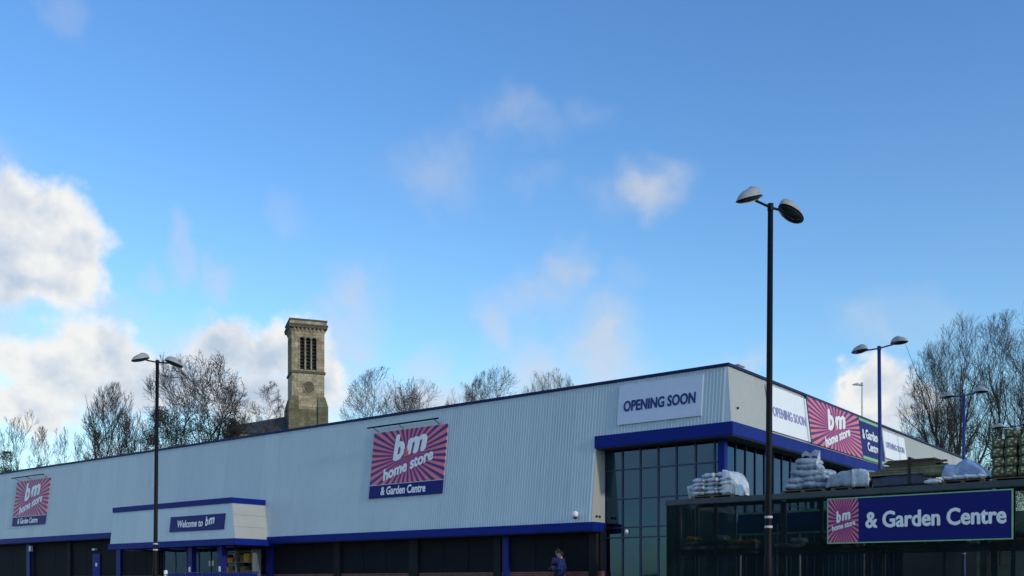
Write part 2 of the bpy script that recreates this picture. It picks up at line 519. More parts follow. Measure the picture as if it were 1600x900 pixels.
def side_panel_mesh(w, z0, z1):
    pr = rib_profile(w, .008, .2); V = []; n = len(pr)
    for z in (z0, z1):
        for s, d in pr: V.append((s, off(z) - d, z))
    return mesh_np('cladding_panel', V, [(i, n + i, n + i + 1, i + 1) for i in range(n - 1)])


ZR, ZL, ZU, ZTOP = 2.74, 3.40, 5.81, 7.68   # cladding foot right of the porch, left of it, over the glass, and head
AG = 4.95


def build_store():
    # cladding sheets
    me = front_panel_mesh(1.0, ZL, ZTOP); a = 34.95
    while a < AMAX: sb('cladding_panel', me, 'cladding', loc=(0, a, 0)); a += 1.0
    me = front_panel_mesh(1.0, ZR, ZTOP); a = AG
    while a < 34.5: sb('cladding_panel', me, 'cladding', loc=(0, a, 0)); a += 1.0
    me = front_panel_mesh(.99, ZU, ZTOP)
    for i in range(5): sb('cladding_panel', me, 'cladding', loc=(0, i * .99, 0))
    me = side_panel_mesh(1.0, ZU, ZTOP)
    for i in range(int(BMAX)): sb('cladding_panel', me, 'cladding_sunlit', loc=(i, 0, 0))
    o1, o0 = off(ZTOP), off(ZU)
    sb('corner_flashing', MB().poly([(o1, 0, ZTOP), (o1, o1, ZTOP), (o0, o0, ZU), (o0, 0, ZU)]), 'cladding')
    sb('corner_flashing', MB().poly([(0, o1, ZTOP), (0, o0, ZU), (o0, o0, ZU), (o1, o1, ZTOP)]), 'cladding_sunlit')
    # return of the deep cladding beside the glass
    sb('cladding_return', MB().hexa([(off(ZR) + .004, AG - .01, ZR), (.36, AG - .01, ZR), (.36, AG + .06, ZR), (off(ZR) + .004, AG + .06, ZR),
                                     (off(5.4) + .004, AG - .01, 5.4), (.36, AG - .01, 5.4), (.36, AG + .06, 5.4), (off(5.4) + .004, AG + .06, 5.4)]), 'cladding_sunlit')
    for b in (-.30, -.10):
        sb('vent_cap', MB().tube([(b, AG - .01, 2.95), (b, AG - .06, 2.95)], .045, 10), 'black_rubber')
    # blue fascias and cappings
    sb('fascia', MB().box(-.70, -.0, AG - .16, 34.6, 2.42, ZR - .002), 'blue_trim', bevel=.012)
    sb('fascia', MB().box(-.62, -.0, 34.9, AMAX, 3.08, ZL - .002), 'blue_trim', bevel=.012)
    sb('fascia', MB().box(-.345, .05, -.345, AG + .03, 5.37, ZU - .002), 'blue_trim', bevel=.012)
    sb('fascia', MB().box(.052, BMAX, -.345, .05, 5.37, ZU - .002), 'blue_trim', bevel=.012)
    sb('roof_capping', MB().box(-.075, .10, -.075, AMAX, ZTOP + .01, ZT + .005), 'cap_navy', bevel=.01)
    sb('roof_capping', MB().box(.102, BMAX, -.075, .10, ZTOP + .01, ZT + .005), 'cap_navy', bevel=.01)
    sb('roof_deck', MB().box(.05, BMAX, .05, AMAX, 7.35, 7.55), 'roof_felt')
    sb('roof_vent', MB().box(1.35, 1.75, .25, .6, 7.55, 7.98).box(1.30, 1.80, .2, .65, 7.98, 8.02), 'pale_metal')
    # soffits
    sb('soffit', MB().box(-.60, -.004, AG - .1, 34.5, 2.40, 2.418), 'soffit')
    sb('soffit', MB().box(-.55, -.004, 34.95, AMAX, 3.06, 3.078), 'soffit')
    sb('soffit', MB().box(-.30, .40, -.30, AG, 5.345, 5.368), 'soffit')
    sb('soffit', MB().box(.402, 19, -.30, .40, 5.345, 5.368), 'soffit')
    # core walls, with the entrance opening left free
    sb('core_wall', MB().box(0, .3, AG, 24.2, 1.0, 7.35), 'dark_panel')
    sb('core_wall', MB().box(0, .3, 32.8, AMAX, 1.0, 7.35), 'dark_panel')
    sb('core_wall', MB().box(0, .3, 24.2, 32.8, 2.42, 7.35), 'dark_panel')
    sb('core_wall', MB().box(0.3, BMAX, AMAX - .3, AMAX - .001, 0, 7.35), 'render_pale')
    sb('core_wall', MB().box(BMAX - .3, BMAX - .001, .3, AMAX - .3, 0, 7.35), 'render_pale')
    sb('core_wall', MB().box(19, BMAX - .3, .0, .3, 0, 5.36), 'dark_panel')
    sb('partition_wall', MB().box(.3, BMAX - .3, AG, AG + .15, 0, 7.34), 'interior')
    sb('partition_wall', MB().box(7, 7.2, 22, 35, 0, 7.34), 'interior')
    sb('inner_floor', MB().box(.0, BMAX - .3, .3, AMAX - .3, -.15, .01), 'soffit')
    sb('brick_plinth', MB().box(-.06, .3, AG, 24.2, -.1, 1.0), 'red_brick')
    sb('brick_plinth', MB().box(-.06, .3, 32.8, AMAX, -.1, 1.0), 'red_brick')
    # pilasters and blue posts of the low frontage
    for a, m, w in ((9.62, 'grey_pilaster', .34), (9.2, 'blue_post', .30), (14.1, 'grey_pilaster', .5), (18.8, 'grey_pilaster', .4), (23.55, 'blue_post', .5),
                    (36.9, 'blue_post', .42), (42.4, 'grey_pilaster', .4), (47.4, 'blue_post', .42), (AG + .25, 'grey_pilaster', .34)):
        sb('pilaster', MB().box(-.14, .02, a - w / 2, a + w / 2, 0, 2.40 if a < 34 else 3.06), m)
    # panels between them, each with its own joint
    edges = [5.45, 9.0, 9.85, 13.8, 14.4, 18.55, 19.05, 23.25]
    for i in range(0, 8, 2):
        n = 3; w = (edges[i + 1] - edges[i]) / n
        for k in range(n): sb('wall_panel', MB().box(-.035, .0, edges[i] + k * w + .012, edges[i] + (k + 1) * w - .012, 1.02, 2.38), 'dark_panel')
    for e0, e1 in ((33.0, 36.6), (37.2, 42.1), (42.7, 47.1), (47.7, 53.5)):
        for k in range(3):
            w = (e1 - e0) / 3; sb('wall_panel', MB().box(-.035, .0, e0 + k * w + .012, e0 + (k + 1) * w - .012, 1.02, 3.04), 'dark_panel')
    # blue staff door, downpipe
    d = sb('door', MB().box(-.09, -.036, 38.95, 39.75, 0, 2.28), 'blue_trim'); obj('notice', MB().box(-.10, -.092, 39.22, 39.42, 1.55, 1.75), 'sign_white', d)
    sb('downpipe', MB().tube([(-.12, 46.8, 0), (-.12, 46.8, 3.05)], .06, 8), 'grey_pilaster')

    # corner glazing: mullions, transoms and single panes
    gx = .32; prng = random.Random(9)
    fa = [4.94, 4.21, 3.48, 2.76, 2.05, 1.32, .62, .36]; fz = [0.05, 2.19, 2.55, 3.56, 4.61, 5.34]
    for a in fa[:-1]: sb('mullion', MB().box(gx - .04, gx + .06, a - .028, a + .028, 0, 5.345), 'mullion')
    for z in fz[1:-1]: sb('transom', MB().box(gx - .035, gx + .05, .36, 4.94, z - .024, z + .024), 'mullion')
    sb('corner_post', MB().box(gx - .10, gx + .14, gx - .10, gx + .14, 0, 5.345), 'blue_trim', bevel=.01)
    for i in range(len(fa) - 1):
        for j in range(5):
            ha, hz = (fa[i] - fa[i + 1]) / 2 - .02, (fz[j + 1] - fz[j]) / 2 - .02
            o = sb('pane', MB().box(-.006, .006, -ha, ha, -hz, hz), 'tinted_glass', loc=(gx + .006, (fa[i] + fa[i + 1]) / 2, (fz[j] + fz[j + 1]) / 2)); o.rotation_euler = (0, R(prng.gauss(0, .22)), R(prng.gauss(0, .3)))
    bs = [.46 + .79 * i for i in range(24)]; rz = [.05, 3.50, 5.34]
    pm = [MB().box(-.375, .375, -.006, .006, -(rz[j + 1] - rz[j]) / 2 + .02, (rz[j + 1] - rz[j]) / 2 - .02).mesh('pane') for j in range(2)]
    mm = MB().box(-.026, .026, gx - .04, gx + .06, 0, 5.345).mesh('mullion')
    for i, b in enumerate(bs):
        sb('mullion', mm, 'mullion', loc=(b, 0, 0))
        if i < 23:
            for j in range(2):
                o = sb('pane', pm[j], 'tinted_glass', loc=(b + .395, gx + .006, (rz[j] + rz[j + 1]) / 2)); o.rotation_euler = (R(prng.gauss(0, .15)), 0, R(prng.gauss(0, .3)))
    sb('transom', MB().box(.46, bs[-1], gx - .035, gx + .05, 3.476, 3.524), 'mullion')

    # entrance porch
    A0, A1, KS = 22.91, 33.62, .297
    f = lambda z: -2.25 - K * (4.51 - z)
    ea = lambda z: A0 + KS * (z - 2.32)
    z0, z1 = 2.60, 4.26
    pc = sb('porch', MB().hexa([(f(4.45) + .06, ea(4.45) + .06, 4.45), (.0, ea(4.45) + .06, 4.45), (.0, A1 - .1, 4.45), (f(4.45) + .06, A1 - .1, 4.45),
                                (f(4.45) + .06, ea(4.45) + .06, 4.48), (.0, ea(4.45) + .06, 4.48), (.0, A1 - .1, 4.48), (f(4.45) + .06, A1 - .1, 4.48)]), 'roof_felt')
    n = 9
    for i in range(n):
        s0, s1 = i / n, (i + 1) / n
        q = lambda z, s: ea(z) + (A1 - ea(z)) * s
        obj('cladding_panel', MB().poly([(f(z0), q(z0, s0) + .002, z0), (f(z0), q(z0, s1) - .002, z0), (f(z1), q(z1, s1) - .002, z1), (f(z1), q(z1, s0) + .002, z1)]), 'cladding', pc)
    for i in range(3):
        za, zb = z0 + (z1 - z0) * i / 3 + .004, z0 + (z1 - z0) * (i + 1) / 3 - .004
        obj('side_panel', MB().poly([(f(za), ea(za), za), (f(zb), ea(zb), zb), (.0, ea(zb), zb), (.0, ea(za), za)]), 'cladding_sunlit', pc)
    obj('side_panel', MB().poly([(f(z0), A1, z0), (0, A1, z0), (0, A1, z1), (f(z1), A1, z1)]), 'cladding', pc)
    obj('fascia', MB().hexa([(f(2.32) - .05, A0 - .05, 2.32), (0, A0 - .05, 2.32), (0, A1 + .05, 2.32), (f(2.32) - .05, A1 + .05, 2.32),
                             (f(2.32) - .05, A0 - .02, 2.61), (0, A0 - .02, 2.61), (0, A1 + .05, 2.61), (f(2.32) - .05, A1 + .05, 2.61)]), 'blue_trim', pc)
    obj('capping', MB().hexa([(f(4.26) - .04, ea(4.26) - .04, 4.25), (0, ea(4.26) - .04, 4.25), (0, A1 + .04, 4.25), (f(4.26) - .04, A1 + .04, 4.25),
                              (f(4.45) - .06, ea(4.45) - .04, 4.51), (0, ea(4.45) - .04, 4.51), (0, A1 + .04, 4.51), (f(4.45) - .06, A1 + .04, 4.51)]), 'blue_trim', pc)
    for i in range(5):
        a = 25.2 + i * 2.0
        obj('downlight', MB().box(-1.5, -.9, a, a + .55, 2.30, 2.318), 'render_pale', pc)
    # canopy columns with white plates
    for a in (27.04, 24.64):
        c = obj('column', MB().box(-2.13, -1.87, a - .17, a + .17, 0, 2.318), 'blue_post', pc)
        obj('plate', MB().box(-2.145, -2.132, a - .07, a + .07, 1.12, 1.36), 'sign_white', c)
    # glazed entrance screen
    en = sb('entrance_screen', MB().box(.05, .15, 24.2, 32.8, 2.30, 2.42).box(.05, .15, 24.2, 24.3, 0, 2.3).box(.05, .15, 32.7, 32.8, 0, 2.3), 'mullion')
    e = [24.3 + i * 1.05 for i in range(9)]
    for i in range(8):
        obj('pane', MB().box(.09, .102, e[i] + .04, e[i + 1] - .04, .05, 2.3), 'door_glass', en)
        obj('mullion', MB().box(.06, .14, e[i + 1] - .035, e[i + 1] + .035, 0, 2.3), 'mullion', en)
    for da in (.0, .26): obj('notice', MB().box(.07, .078, 28.25 + da, 28.42 + da, 1.45, 1.72), 'sign_white', en)


build_store()

# ------------------------------------------------------------------ signs


def text_mesh(txt, w, h, bold=.012, shear=0., depth=.004):
    """lettering fitted into w x h, centred, in the sign's x-z plane"""
    cu = bpy.data.curves.new('lettering', 'FONT'); cu.body = txt; cu.offset = .006; cu.shear = shear; cu.extrude = 0; cu.resolution_u = 3
    o = bpy.data.objects.new('lettering_source', cu); COL.objects.link(o)
    dg = bpy.context.evaluated_depsgraph_get(); dg.update()
    me = bpy.data.meshes.new_from_object(o.evaluated_get(dg))
    bpy.data.objects.remove(o); bpy.data.curves.remove(cu)
    co = np.empty(len(me.vertices) * 3, dtype=np.float32); me.vertices.foreach_get('co', co); co = co.reshape(-1, 3)
    me.calc_loop_triangles(); tri = np.empty(len(me.loop_triangles) * 3, dtype=np.int32); me.loop_triangles.foreach_get('vertices', tri); tri = tri.reshape(-1, 3)
    # a heavier stroke: the outline is laid over itself, each pass a hair behind the last
    V = []; Fq = []; sh = bold
    for k, (dx, dz) in enumerate(((0, 0), (sh, 0), (-sh, 0), (0, sh * .7), (0, -sh * .7), (sh * .7, sh * .5), (-sh * .7, -sh * .5))):
        V.append(np.stack([co[:, 0] + dx, np.full(len(co), .0012 * k), co[:, 1] + dz], 1)); Fq.append(tri + k * len(co))
    V = np.concatenate(V); lo, hi = V.min(0), V.max(0)
    V[:, 0] = (V[:, 0] - (lo[0] + hi[0]) / 2) * (w / (hi[0] - lo[0])); V[:, 2] = (V[:, 2] - (lo[2] + hi[2]) / 2) * (h / (hi[2] - lo[2]))
    bpy.data.meshes.remove(me)
    return mesh_np('lettering', V, np.concatenate(Fq))


def lettering(parent, txt, x, z, w, h, m, y=-.03, rot=0., **k):
    o = obj('lettering', text_mesh(txt, w, h, **k), m, parent, loc=(x, y, z)); o.rotation_euler = (0, -rot, 0); return o


def wall_matrix(side, s, z, stand=.055):
    """sign frame on a battered face; s = position along the wall, x reads left to right, z up the slope"""
    n = math.hypot(1, K)
    if side == 'front':
        X, Y, Z = Vector((0, -1, 0)), Vector((1, 0, -K)) / n, Vector((K, 0, 1)) / n; p = Vector((off(z), s, z))
    else:
        X, Y, Z = Vector((1, 0, 0)), Vector((0, 1, -K)) / n, Vector((0, K, 1)) / n; p = Vector((s, off(z), z))
    p = p - Y * stand
    return BM @ Matrix(((X.x, Y.x, Z.x, p.x), (X.y, Y.y, Z.y, p.y), (X.z, Y.z, Z.z, p.z), (0, 0, 0, 1)))


def logo(t, cx, cz, w, h):
    """the slanted two-line mark on the sunburst"""
    lettering(t, 'b', cx - w * .115, cz + h * .155, w * .155, h * .44, 'sign_white', y=-.034, rot=R(9), bold=.05, shear=.30)
    lettering(t, 'm', cx + w * .10, cz + h * .165, w * .27, h * .28, 'sign_white', y=-.034, rot=R(9), bold=.05, shear=.30)
    lettering(t, '&', cx - w * .015, cz + h * .06, w * .07, h * .15, 'coral', y=-.044, rot=R(9), bold=.03)
    lettering(t, 'home store', cx + w * .01, cz - h * .155, w * .62, h * .20, 'sign_white', y=-.034, rot=R(15), bold=.045, shear=.25)


def store_sign(label, s, rail):
    z0, zb, z1 = 4.17, 4.74, 7.00
    t = thing('store_sign', label, 'sign', mw=wall_matrix('front', s, z0), group='sunburst signs on the long front')
    w = 4.22; n = math.hypot(1, K); hb, ht = (zb - z0) * n, (z1 - z0) * n
    obj('name_band', MB().box(-w / 2, w / 2, -.018, .03, 0, hb - .004), 'sign_navy', t)
    obj('sunburst_panel', MB().box(-w / 2, w / 2, -.018, .03, hb, ht), 'sunburst_print', t)
    obj('edge_strip', MB().box(-w / 2 - .02, w / 2 + .02, -.02, .02, hb - .03, hb - .002), 'pale_metal', t)
    lettering(t, '& Garden Centre', -.1, hb * .5, 2.6, .37, 'sign_white', y=-.032, bold=.035)
    logo(t, 0, (hb + ht) / 2, w * 1.12, (ht - hb) * 1.12)
    r = obj('lamp_rail', MB().tube([(-w / 2 - .12, -.32, ht + .17), (w / 2 - .25, -.32, ht + .17)], .035, 8), 'pole_dark', t)
    for x in (-w / 2 + .2, -.4, w / 2 - .5): obj('rail_arm', MB().tube([(x, -.32, ht + .17), (x, .05, ht + .05)], .015, 6), 'pole_dark', r)


store_sign('coral and navy sunburst sign nearest the glazed corner on the long ribbed front', 14.27, True)
store_sign('coral and navy sunburst sign at the far end of the long front', 46.65, True)


def white_panel(name, label, side, s0, s1, z0, z1, txt, tm, panel='white_vinyl', tw=.86, th=.26, tz=.5, **k):
    t = thing(name, label, 'sign', mw=wall_matrix(side, (s0 + s1) / 2, z0))
    w = abs(s1 - s0); h = (z1 - z0) * math.hypot(1, K)
    obj('panel', MB().box(-w / 2, w / 2, -.012, .03, 0, h), panel, t)
    for x in (-w / 2 + .06, w / 2 - .06):
        for z in (.07, h - .07): obj('fixing', MB().tube([(x, -.012, z), (x, -.018, z)], .018, 8), 'pale_metal', t)
    lettering(t, txt, 0, h * tz, w * tw, h * th, tm, y=-.026, **k)
    return t


white_panel('opening_banner', 'white panel with navy capital letters above the glazed corner on the ribbed front', 'front', 4.09, .83, 6.11, 7.50, 'OPENING SOON', 'sign_text_navy', th=.285, tz=.46, bold=.038)
white_panel('opening_banner', 'white panel with faint violet capitals on the sunlit side wall, beside the sunburst panel', 'side', 2.86, 6.50, 5.90, 7.55, 'OPENING SOON', 'sign_faded', 'sign_white', tw=.84, th=.22, tz=.44, bold=.03)
white_panel('opening_banner', 'small white panel with washed-out violet capitals behind the blue lamp post', 'side', 15.6, 18.9, 6.25, 7.5, 'OPENING SOON', 'sign_faded', 'sign_white', tw=.84, th=.24, tz=.5, bold=.03)


def side_sign():
    z0, z1 = 5.88, 7.66; h = (z1 - z0) * math.hypot(1, K)
    t = thing('side_wall_sign', 'wide sunburst sign with blue end panel along the sunlit side wall', 'sign', mw=wall_matrix('side', 6.55, z0, .06))
    obj('sunburst_panel', MB().box(0, 5.85, -.018, .03, 0, h), 'sunburst_print', t)
    e = obj('end_panel', MB().box(5.90, 8.85, -.018, .03, .14, h - .12), 'sign_navy', t)
    obj('green_strip', MB().box(5.90, 8.85, -.016, .03, 0, .138), 'sign_green', t)
    obj('green_strip', MB().box(5.90, 8.85, -.016, .03, h - .118, h), 'sign_green', t)
    obj('edge_strip', MB().box(-.04, -.002, -.03, .03, -.02, h + .02).box(-.0, 8.85, -.03, .03, h + .002, h + .035), 'mullion', t)
    logo(t, 2.9, h / 2, 5.2, h * 1.1)
    lettering(t, '&', 6.25, h * .62, .30, .44, 'sign_white', y=-.032, bold=.03)
    lettering(t, 'Garden', 7.35, h * .64, 1.6, .44, 'sign_white', y=-.032, bold=.03)
    lettering(t, 'Centre', 7.35, h * .34, 1.5, .40, 'sign_white', y=-.032, bold=.03)


side_sign()


def porch_sign():
    f = lambda z: -2.25 - K * (4.51 - z)
    n = math.hypot(1, K); z0 = 3.05
    X, Y, Z = Vector((0, -1, 0)), Vector((1, 0, -K)) / n, Vector((K, 0, 1)) / n; p = Vector((f(z0), 26.06, z0)) - Y * .03
    mw = BM @ Matrix(((X.x, Y.x, Z.x, p.x), (X.y, Y.y, Z.y, p.y), (X.z, Y.z, Z.z, p.z), (0, 0, 0, 1)))
    t = thing('welcome_sign', 'narrow navy sign with pale lettering on the entrance porch', 'sign', mw=mw)
    obj('panel', MB().box(-2.18, 2.18, -.015, .025, 0, .74), 'sign_navy', t)
    lettering(t, 'Welcome to', -.5, .36, 2.1, .36, 'sign_white', bold=.03)
    lettering(t, 'b', .85, .42, .25, .44, 'sign_white', bold=.035, shear=.2, rot=R(6))
    lettering(t, 'm', 1.22, .42, .46, .32, 'sign_white', bold=.035, shear=.2, rot=R(6))


porch_sign()

# small fittings on the front
t = thing('floodlight', 'small white dome floodlight low on the ribbed front near the glass', 'light', mw=BM @ Matrix.Translation((-.60, 5.52, 2.98)))
obj('bracket', MB().tube([(.05, 0, .0), (-.12, 0, .0)], .03, 8), 'pale_metal', t)
bmx = bmesh.new(); bmesh.ops.create_uvsphere(bmx, u_segments=14, v_segments=8, radius=.11)
for v_ in bmx.verts: v_.co.z = v_.co.z * 1.1 + .05; v_.co.x -= .16
dm = bpy.data.meshes.new('dome'); bmx.to_mesh(dm); bmx.free(); obj('dome', dm, 'sign_white', t, smooth=True)
obj('lens', MB().tube([(-.16, 0, -.055), (-.16, 0, -.12)], [.085, .05], 12), 'black_rubber', t)
t = thing('wall_fitting', 'tiny white dome camera on the dark glass beside the low blue fascia', 'light', mw=BM @ Matrix.Translation((.26, 4.02, 2.38)))  # dome camera added for a bright dot on the glass, not a lamp
dm2 = dm.copy(); dm2.materials.clear(); o = obj('dome', dm2, 'sign_white', t, loc=(.1, 0, 0)); o.scale = (.6, .6, .6)
obj('backplate', MB().box(-.01, .03, -.06, .06, -.06, .06), 'pale_metal', t)
t = thing('wall_fitting', 'small pale bulkhead lamp over the blue staff door', 'light', mw=BM @ Matrix.Translation((-.05, 39.45, 2.52)))
obj('body', MB().box(-.16, .02, -.17, .17, -.06, .06), 'pale_metal', t, bevel=.02); obj('lens', MB().box(-.165, -.15, -.14, .14, -.045, .03), 'sign_white', t)
t = thing('wall_fitting', 'upright pale floodlight at the head of the far downpipe', 'light', mw=BM @ Matrix.Translation((-.20, 46.8, 2.55)))
obj('body', MB().box(-.12, .05, -.1, .1, 0, .36), 'pale_metal', t, bevel=.02); obj('lens', MB().box(-.135, -.121, -.08, .08, .04, .32), 'sign_white', t)
t = thing('security_sensor', 'small dark round sensor on the sunlit cladding by the corner', 'sensor', mw=BM @ Matrix.Translation((.32, off(6.33), 6.33)))
obj('body', MB().tube([(0, .02, 0), (0, -.07, 0)], [.045, .035], 10), 'black_rubber', t); obj('mount', MB().tube([(0, .03, 0), (0, -.012, 0)], .055, 10), 'pale_metal', t)

# ------------------------------------------------------------------ things before the entrance
t = thing('trolley_rail', 'low navy trolley barrier standing before the entrance porch', 'barrier', mw=BM @ Matrix.Translation((-2.9, -1.8, 0)))
for i in range(5):
    a0 = 22.6 + i * 1.35
    obj('panel', MB().box(-.02, .02, a0 + .03, a0 + 1.32, .25, 1.0), 'blue_trim', t)
for i in range(6): obj('post', MB().tube([(0, 22.6 + i * 1.35, 0), (0, 22.6 + i * 1.35, 1.06)], .035, 8), 'pole_blue', t)
obj('rail', MB().tube([(0, 22.55, 1.05), (0, 29.4, 1.05)], .03, 8), 'pole_blue', t)
t = thing('bollard', 'white bollard top beside the navy trolley barrier', 'bollard', mw=BM @ Matrix.Translation((-2.9, 27.85, 0)))
obj('post', MB().tube([(0, 0, 0), (0, 0, 1.16), (0, 0, 1.2)], [.09, .09, .05], 14), 'sign_white', t); obj('band', MB().tube([(0, 0, .95), (0, 0, 1.0)], .093, 14), 'blue_trim', t)


def display_shelf():
    t = thing('display_shelf', 'open shelves of brown and yellow goods under the porch end', 'shelves', mw=BM @ Matrix.Translation((-.85, 23.9, 0)))
    for a in (0, 1.3, 2.6): obj('upright', MB().box(0, .5, a - .02, a + .02, 0, 2.2), 'rack_steel', t)
    for z in (.3, .95, 1.55, 2.05): obj('shelf', MB().box(0.003, .497, .022, 1.278, z, z + .03).box(0.003, .497, 1.322, 2.578, z, z + .03), 'rack_steel', t)
    rng = random.Random(4)
    kinds = (('box_brown', 'brown cardboard box on the porch shelves'), ('box_yellow', 'yellow box of goods on the porch shelves'), ('box_purple', 'purple box of goods on the porch shelves'), ('box_red', 'red box of goods on the porch shelves'))
    for z in (.98, 1.58):
        a = .06
        while a < 2.3:
            w = rng.uniform(.22, .42); h = rng.uniform(.22, .42)
            if a < 1.3 < a + w + .03: a = 1.34; continue
            m, l = kinds[rng.choice((0, 0, 1, 2, 3, 0))]
            p = BM @ Vector((-.85 + .06, 23.9 + a, z))
            o = obj('goods_box', MB().box(0, .36, 0, w, .001, h), m, loc=p, rz=TH, bevel=.008); tag(o, l, 'box', 'goods on the porch shelves: ' + m[4:])
            a += w + .03


display_shelf()

# ------------------------------------------------------------------ garden-centre yard
FB, FZ = -4.77, 2.94


def build_fence():
    t = thing('yard_fence', 'tall dark green netted fence round the garden yard', 'fence', mw=BM)
    A0, A1, st = -.40, -18.4, 1.5
    n = 12
    for i in range(n + 1):
        a = A0 - i * st; obj('post', MB().box(FB + .03, FB + .10, a - .035, a + .035, 0, FZ - .02), 'fence_steel', t)
    me = MB().box(0, st - .01, -.002, .002, .05, FZ - .16).mesh('net_panel')
    for i in range(n):
        o = obj('net_panel', me, 'shade_net', t, loc=(FB, A0 - i * st - .005, 0), rz=R(-90))
    obj('top_board', MB().box(FB - .03, FB + .03, A1, A0 + .04, FZ - .15, FZ), 'fence_board', t, bevel=.006)
    for z in (.08, 1.45): obj('rail', MB().box(FB + .004, FB + .028, A1, A0, z, z + .05), 'fence_steel', t)
    # return to the corner of the store
    for i in range(3): obj('post', MB().box(FB + .12 + i * 1.5, FB + .19 + i * 1.5, A0 - .035, A0 + .035, 0, FZ - .02), 'fence_steel', t)
    for i in range(3): obj('net_panel', me, 'shade_net', t, loc=(FB + .06 + i * 1.49, A0 + .04, 0))
    obj('top_board', MB().box(FB + .032, FB + 4.4, A0 - .03, A0 + .03, FZ - .15, FZ - .002), 'fence_board', t)

    s = thing('garden_centre_sign', 'long navy sign with green border and sunburst square hung on the netted fence', 'sign',
              mw=BM @ Matrix(((0, 1, 0, FB - .05), (-1, 0, 0, -7.25), (0, 0, 1, 1.57), (0, 0, 0, 1))))
    w, h = 4.32, 1.16; x0 = -w / 2
    obj('panel', MB().box(x0 + .80, w / 2 - .03, -.02, .02, .03, h - .03), 'sign_navy', s)
    obj('sunburst_panel', MB().box(x0 + .03, x0 + .798, -.02, .02, .03, h - .03), 'sunburst_print', s)
    for bx in ((x0, w / 2, -.024, .02, 0, .028), (x0, w / 2, -.024, .02, h - .028, h), (x0, x0 + .028, -.024, .02, .029, h - .029), (w / 2 - .028, w / 2, -.024, .02, .029, h - .029)):
        obj('border', MB().box(*bx), 'sign_green', s)
    lettering(s, 'b', x0 + .29, .68, .14, .30, 'sign_white', y=-.036, rot=R(9), bold=.05, shear=.3)
    lettering(s, 'm', x0 + .49, .69, .24, .20, 'sign_white', y=-.036, rot=R(9), bold=.05, shear=.3)
    lettering(s, 'home store', x0 + .42, .46, .62, .15, 'sign_white', y=-.036, rot=R(14), bold=.045, shear=.25)
    lettering(s, '& Garden Centre', .42, .575, 3.22, .42, 'sign_white', y=-.036, bold=.034)


build_fence()


def build_racks():
    for i, (a0, lab) in enumerate(((-.65, 'pallet rack behind the netting under the white bags'), (-3.35, 'pallet rack behind the netting under the grey wrapped pallets'),
                                   (-6.05, 'pallet rack behind the netting under the timber'), (-8.75, 'pallet rack behind the netting under the netted logs'))):
        t = thing('pallet_rack', lab, 'rack', mw=BM @ Matrix.Translation((-4.45, a0, 0)), group='pallet racks inside the fence')
        for b in (0, 1.1):
            for a in (-.0, -2.62): obj('upright', MB().box(b - .04, b + .04, a - .04, a + .04, 0, 2.86), 'rack_steel', t)
            for z in (1.35, 2.80): obj('beam', MB().box(b - .03, b + .03, -2.578, -.042, z, z + .09), 'rack_steel', t)
        for z in (1.45, 2.895): obj('deck', MB().box(-.05, 1.15, -2.66, .03, z, z + .03), 'pallet_wood', t)


build_racks()


def pallet(label, a, b, z, la, lb, group='wooden pallets on the racks'):
    t = thing('pallet', label, 'pallet', mw=BM @ Matrix.Translation((b, a, z)), group=group)
    for k in range(3): obj('bearer', MB().box(-lb / 2, lb / 2, -la / 2 + k * (la - .1) / 2, -la / 2 + .1 + k * (la - .1) / 2, 0, .085), 'pallet_wood', t)
    n = 6
    for k in range(n):
        x = -lb / 2 + k * (lb - .12) / (n - 1); obj('board', MB().box(x, x + .12, -la / 2, la / 2, .086, .11), 'pallet_wood', t)


_bag = {}


def bag_mesh(seed, l, w, h, m='bag_white', amp=.03, boxy=.42):
    """a plump filled sack: pinched edges, creased skin"""
    key = (seed, l, w, h, m)
    if key in _bag: return _bag[key]
    b = bmesh.new(); bmesh.ops.create_grid(b, x_segments=14, y_segments=10, size=1)
    V = []; Fq = []
    nx, ny = 23, 17
    for side in (1, -1):
        for j in range(ny):
            for i in range(nx):
                u, v = -1 + 2 * i / (nx - 1), -1 + 2 * j / (ny - 1)
                p = (max(0, 1 - abs(u) ** 3.2) * max(0, 1 - abs(v) ** 3.2)) ** boxy
                q = Vector((u * 2.2 + seed * 7.1, v * 2.2 + seed * 3.3, side * 2.))
                d = mnoise.noise(q) * amp + mnoise.noise(q * 2.7) * amp * .7 + (.5 - abs(mnoise.noise(q * 2.1 + Vector((3, 1, 0))))) * amp * .9
                V.append((u * l / 2 * (1 - .05 * abs(v) ** 3), v * w / 2 * (1 - .07 * abs(u) ** 3), side * (h / 2 * p) + d * p))
    n = nx * ny
    for s in range(2):
        for j in range(ny - 1):
            for i in range(nx - 1):
                q = (s * n + j * nx + i, s * n + j * nx + i + 1, s * n + (j + 1) * nx + i + 1, s * n + (j + 1) * nx + i)
                Fq.append(q if s == 0 else q[::-1])
    b.free()
    me = mesh_np('bag', V, Fq); me.materials.append(MATS[m]); me.polygons.foreach_set('use_smooth', [True] * len(me.polygons))
    bm = bmesh.new(); bm.from_mesh(me); bmesh.ops.remove_doubles(bm, verts=bm.verts, dist=.0005); bm.to_mesh(me); bm.free()
    _bag[key] = me
    return me


def put_bag(name, me, b, a, z, rz, label, group, tilt=(0, 0), cat='bag'):
    o = obj(name, me, None); o.matrix_world = BM @ Matrix.Translation((b, a, z)) @ Matrix.Rotation(rz, 4, 'Z') @ Matrix.Rotation(tilt[0], 4, 'X') @ Matrix.Rotation(tilt[1], 4, 'Y')
    return tag(o, label, cat, group)


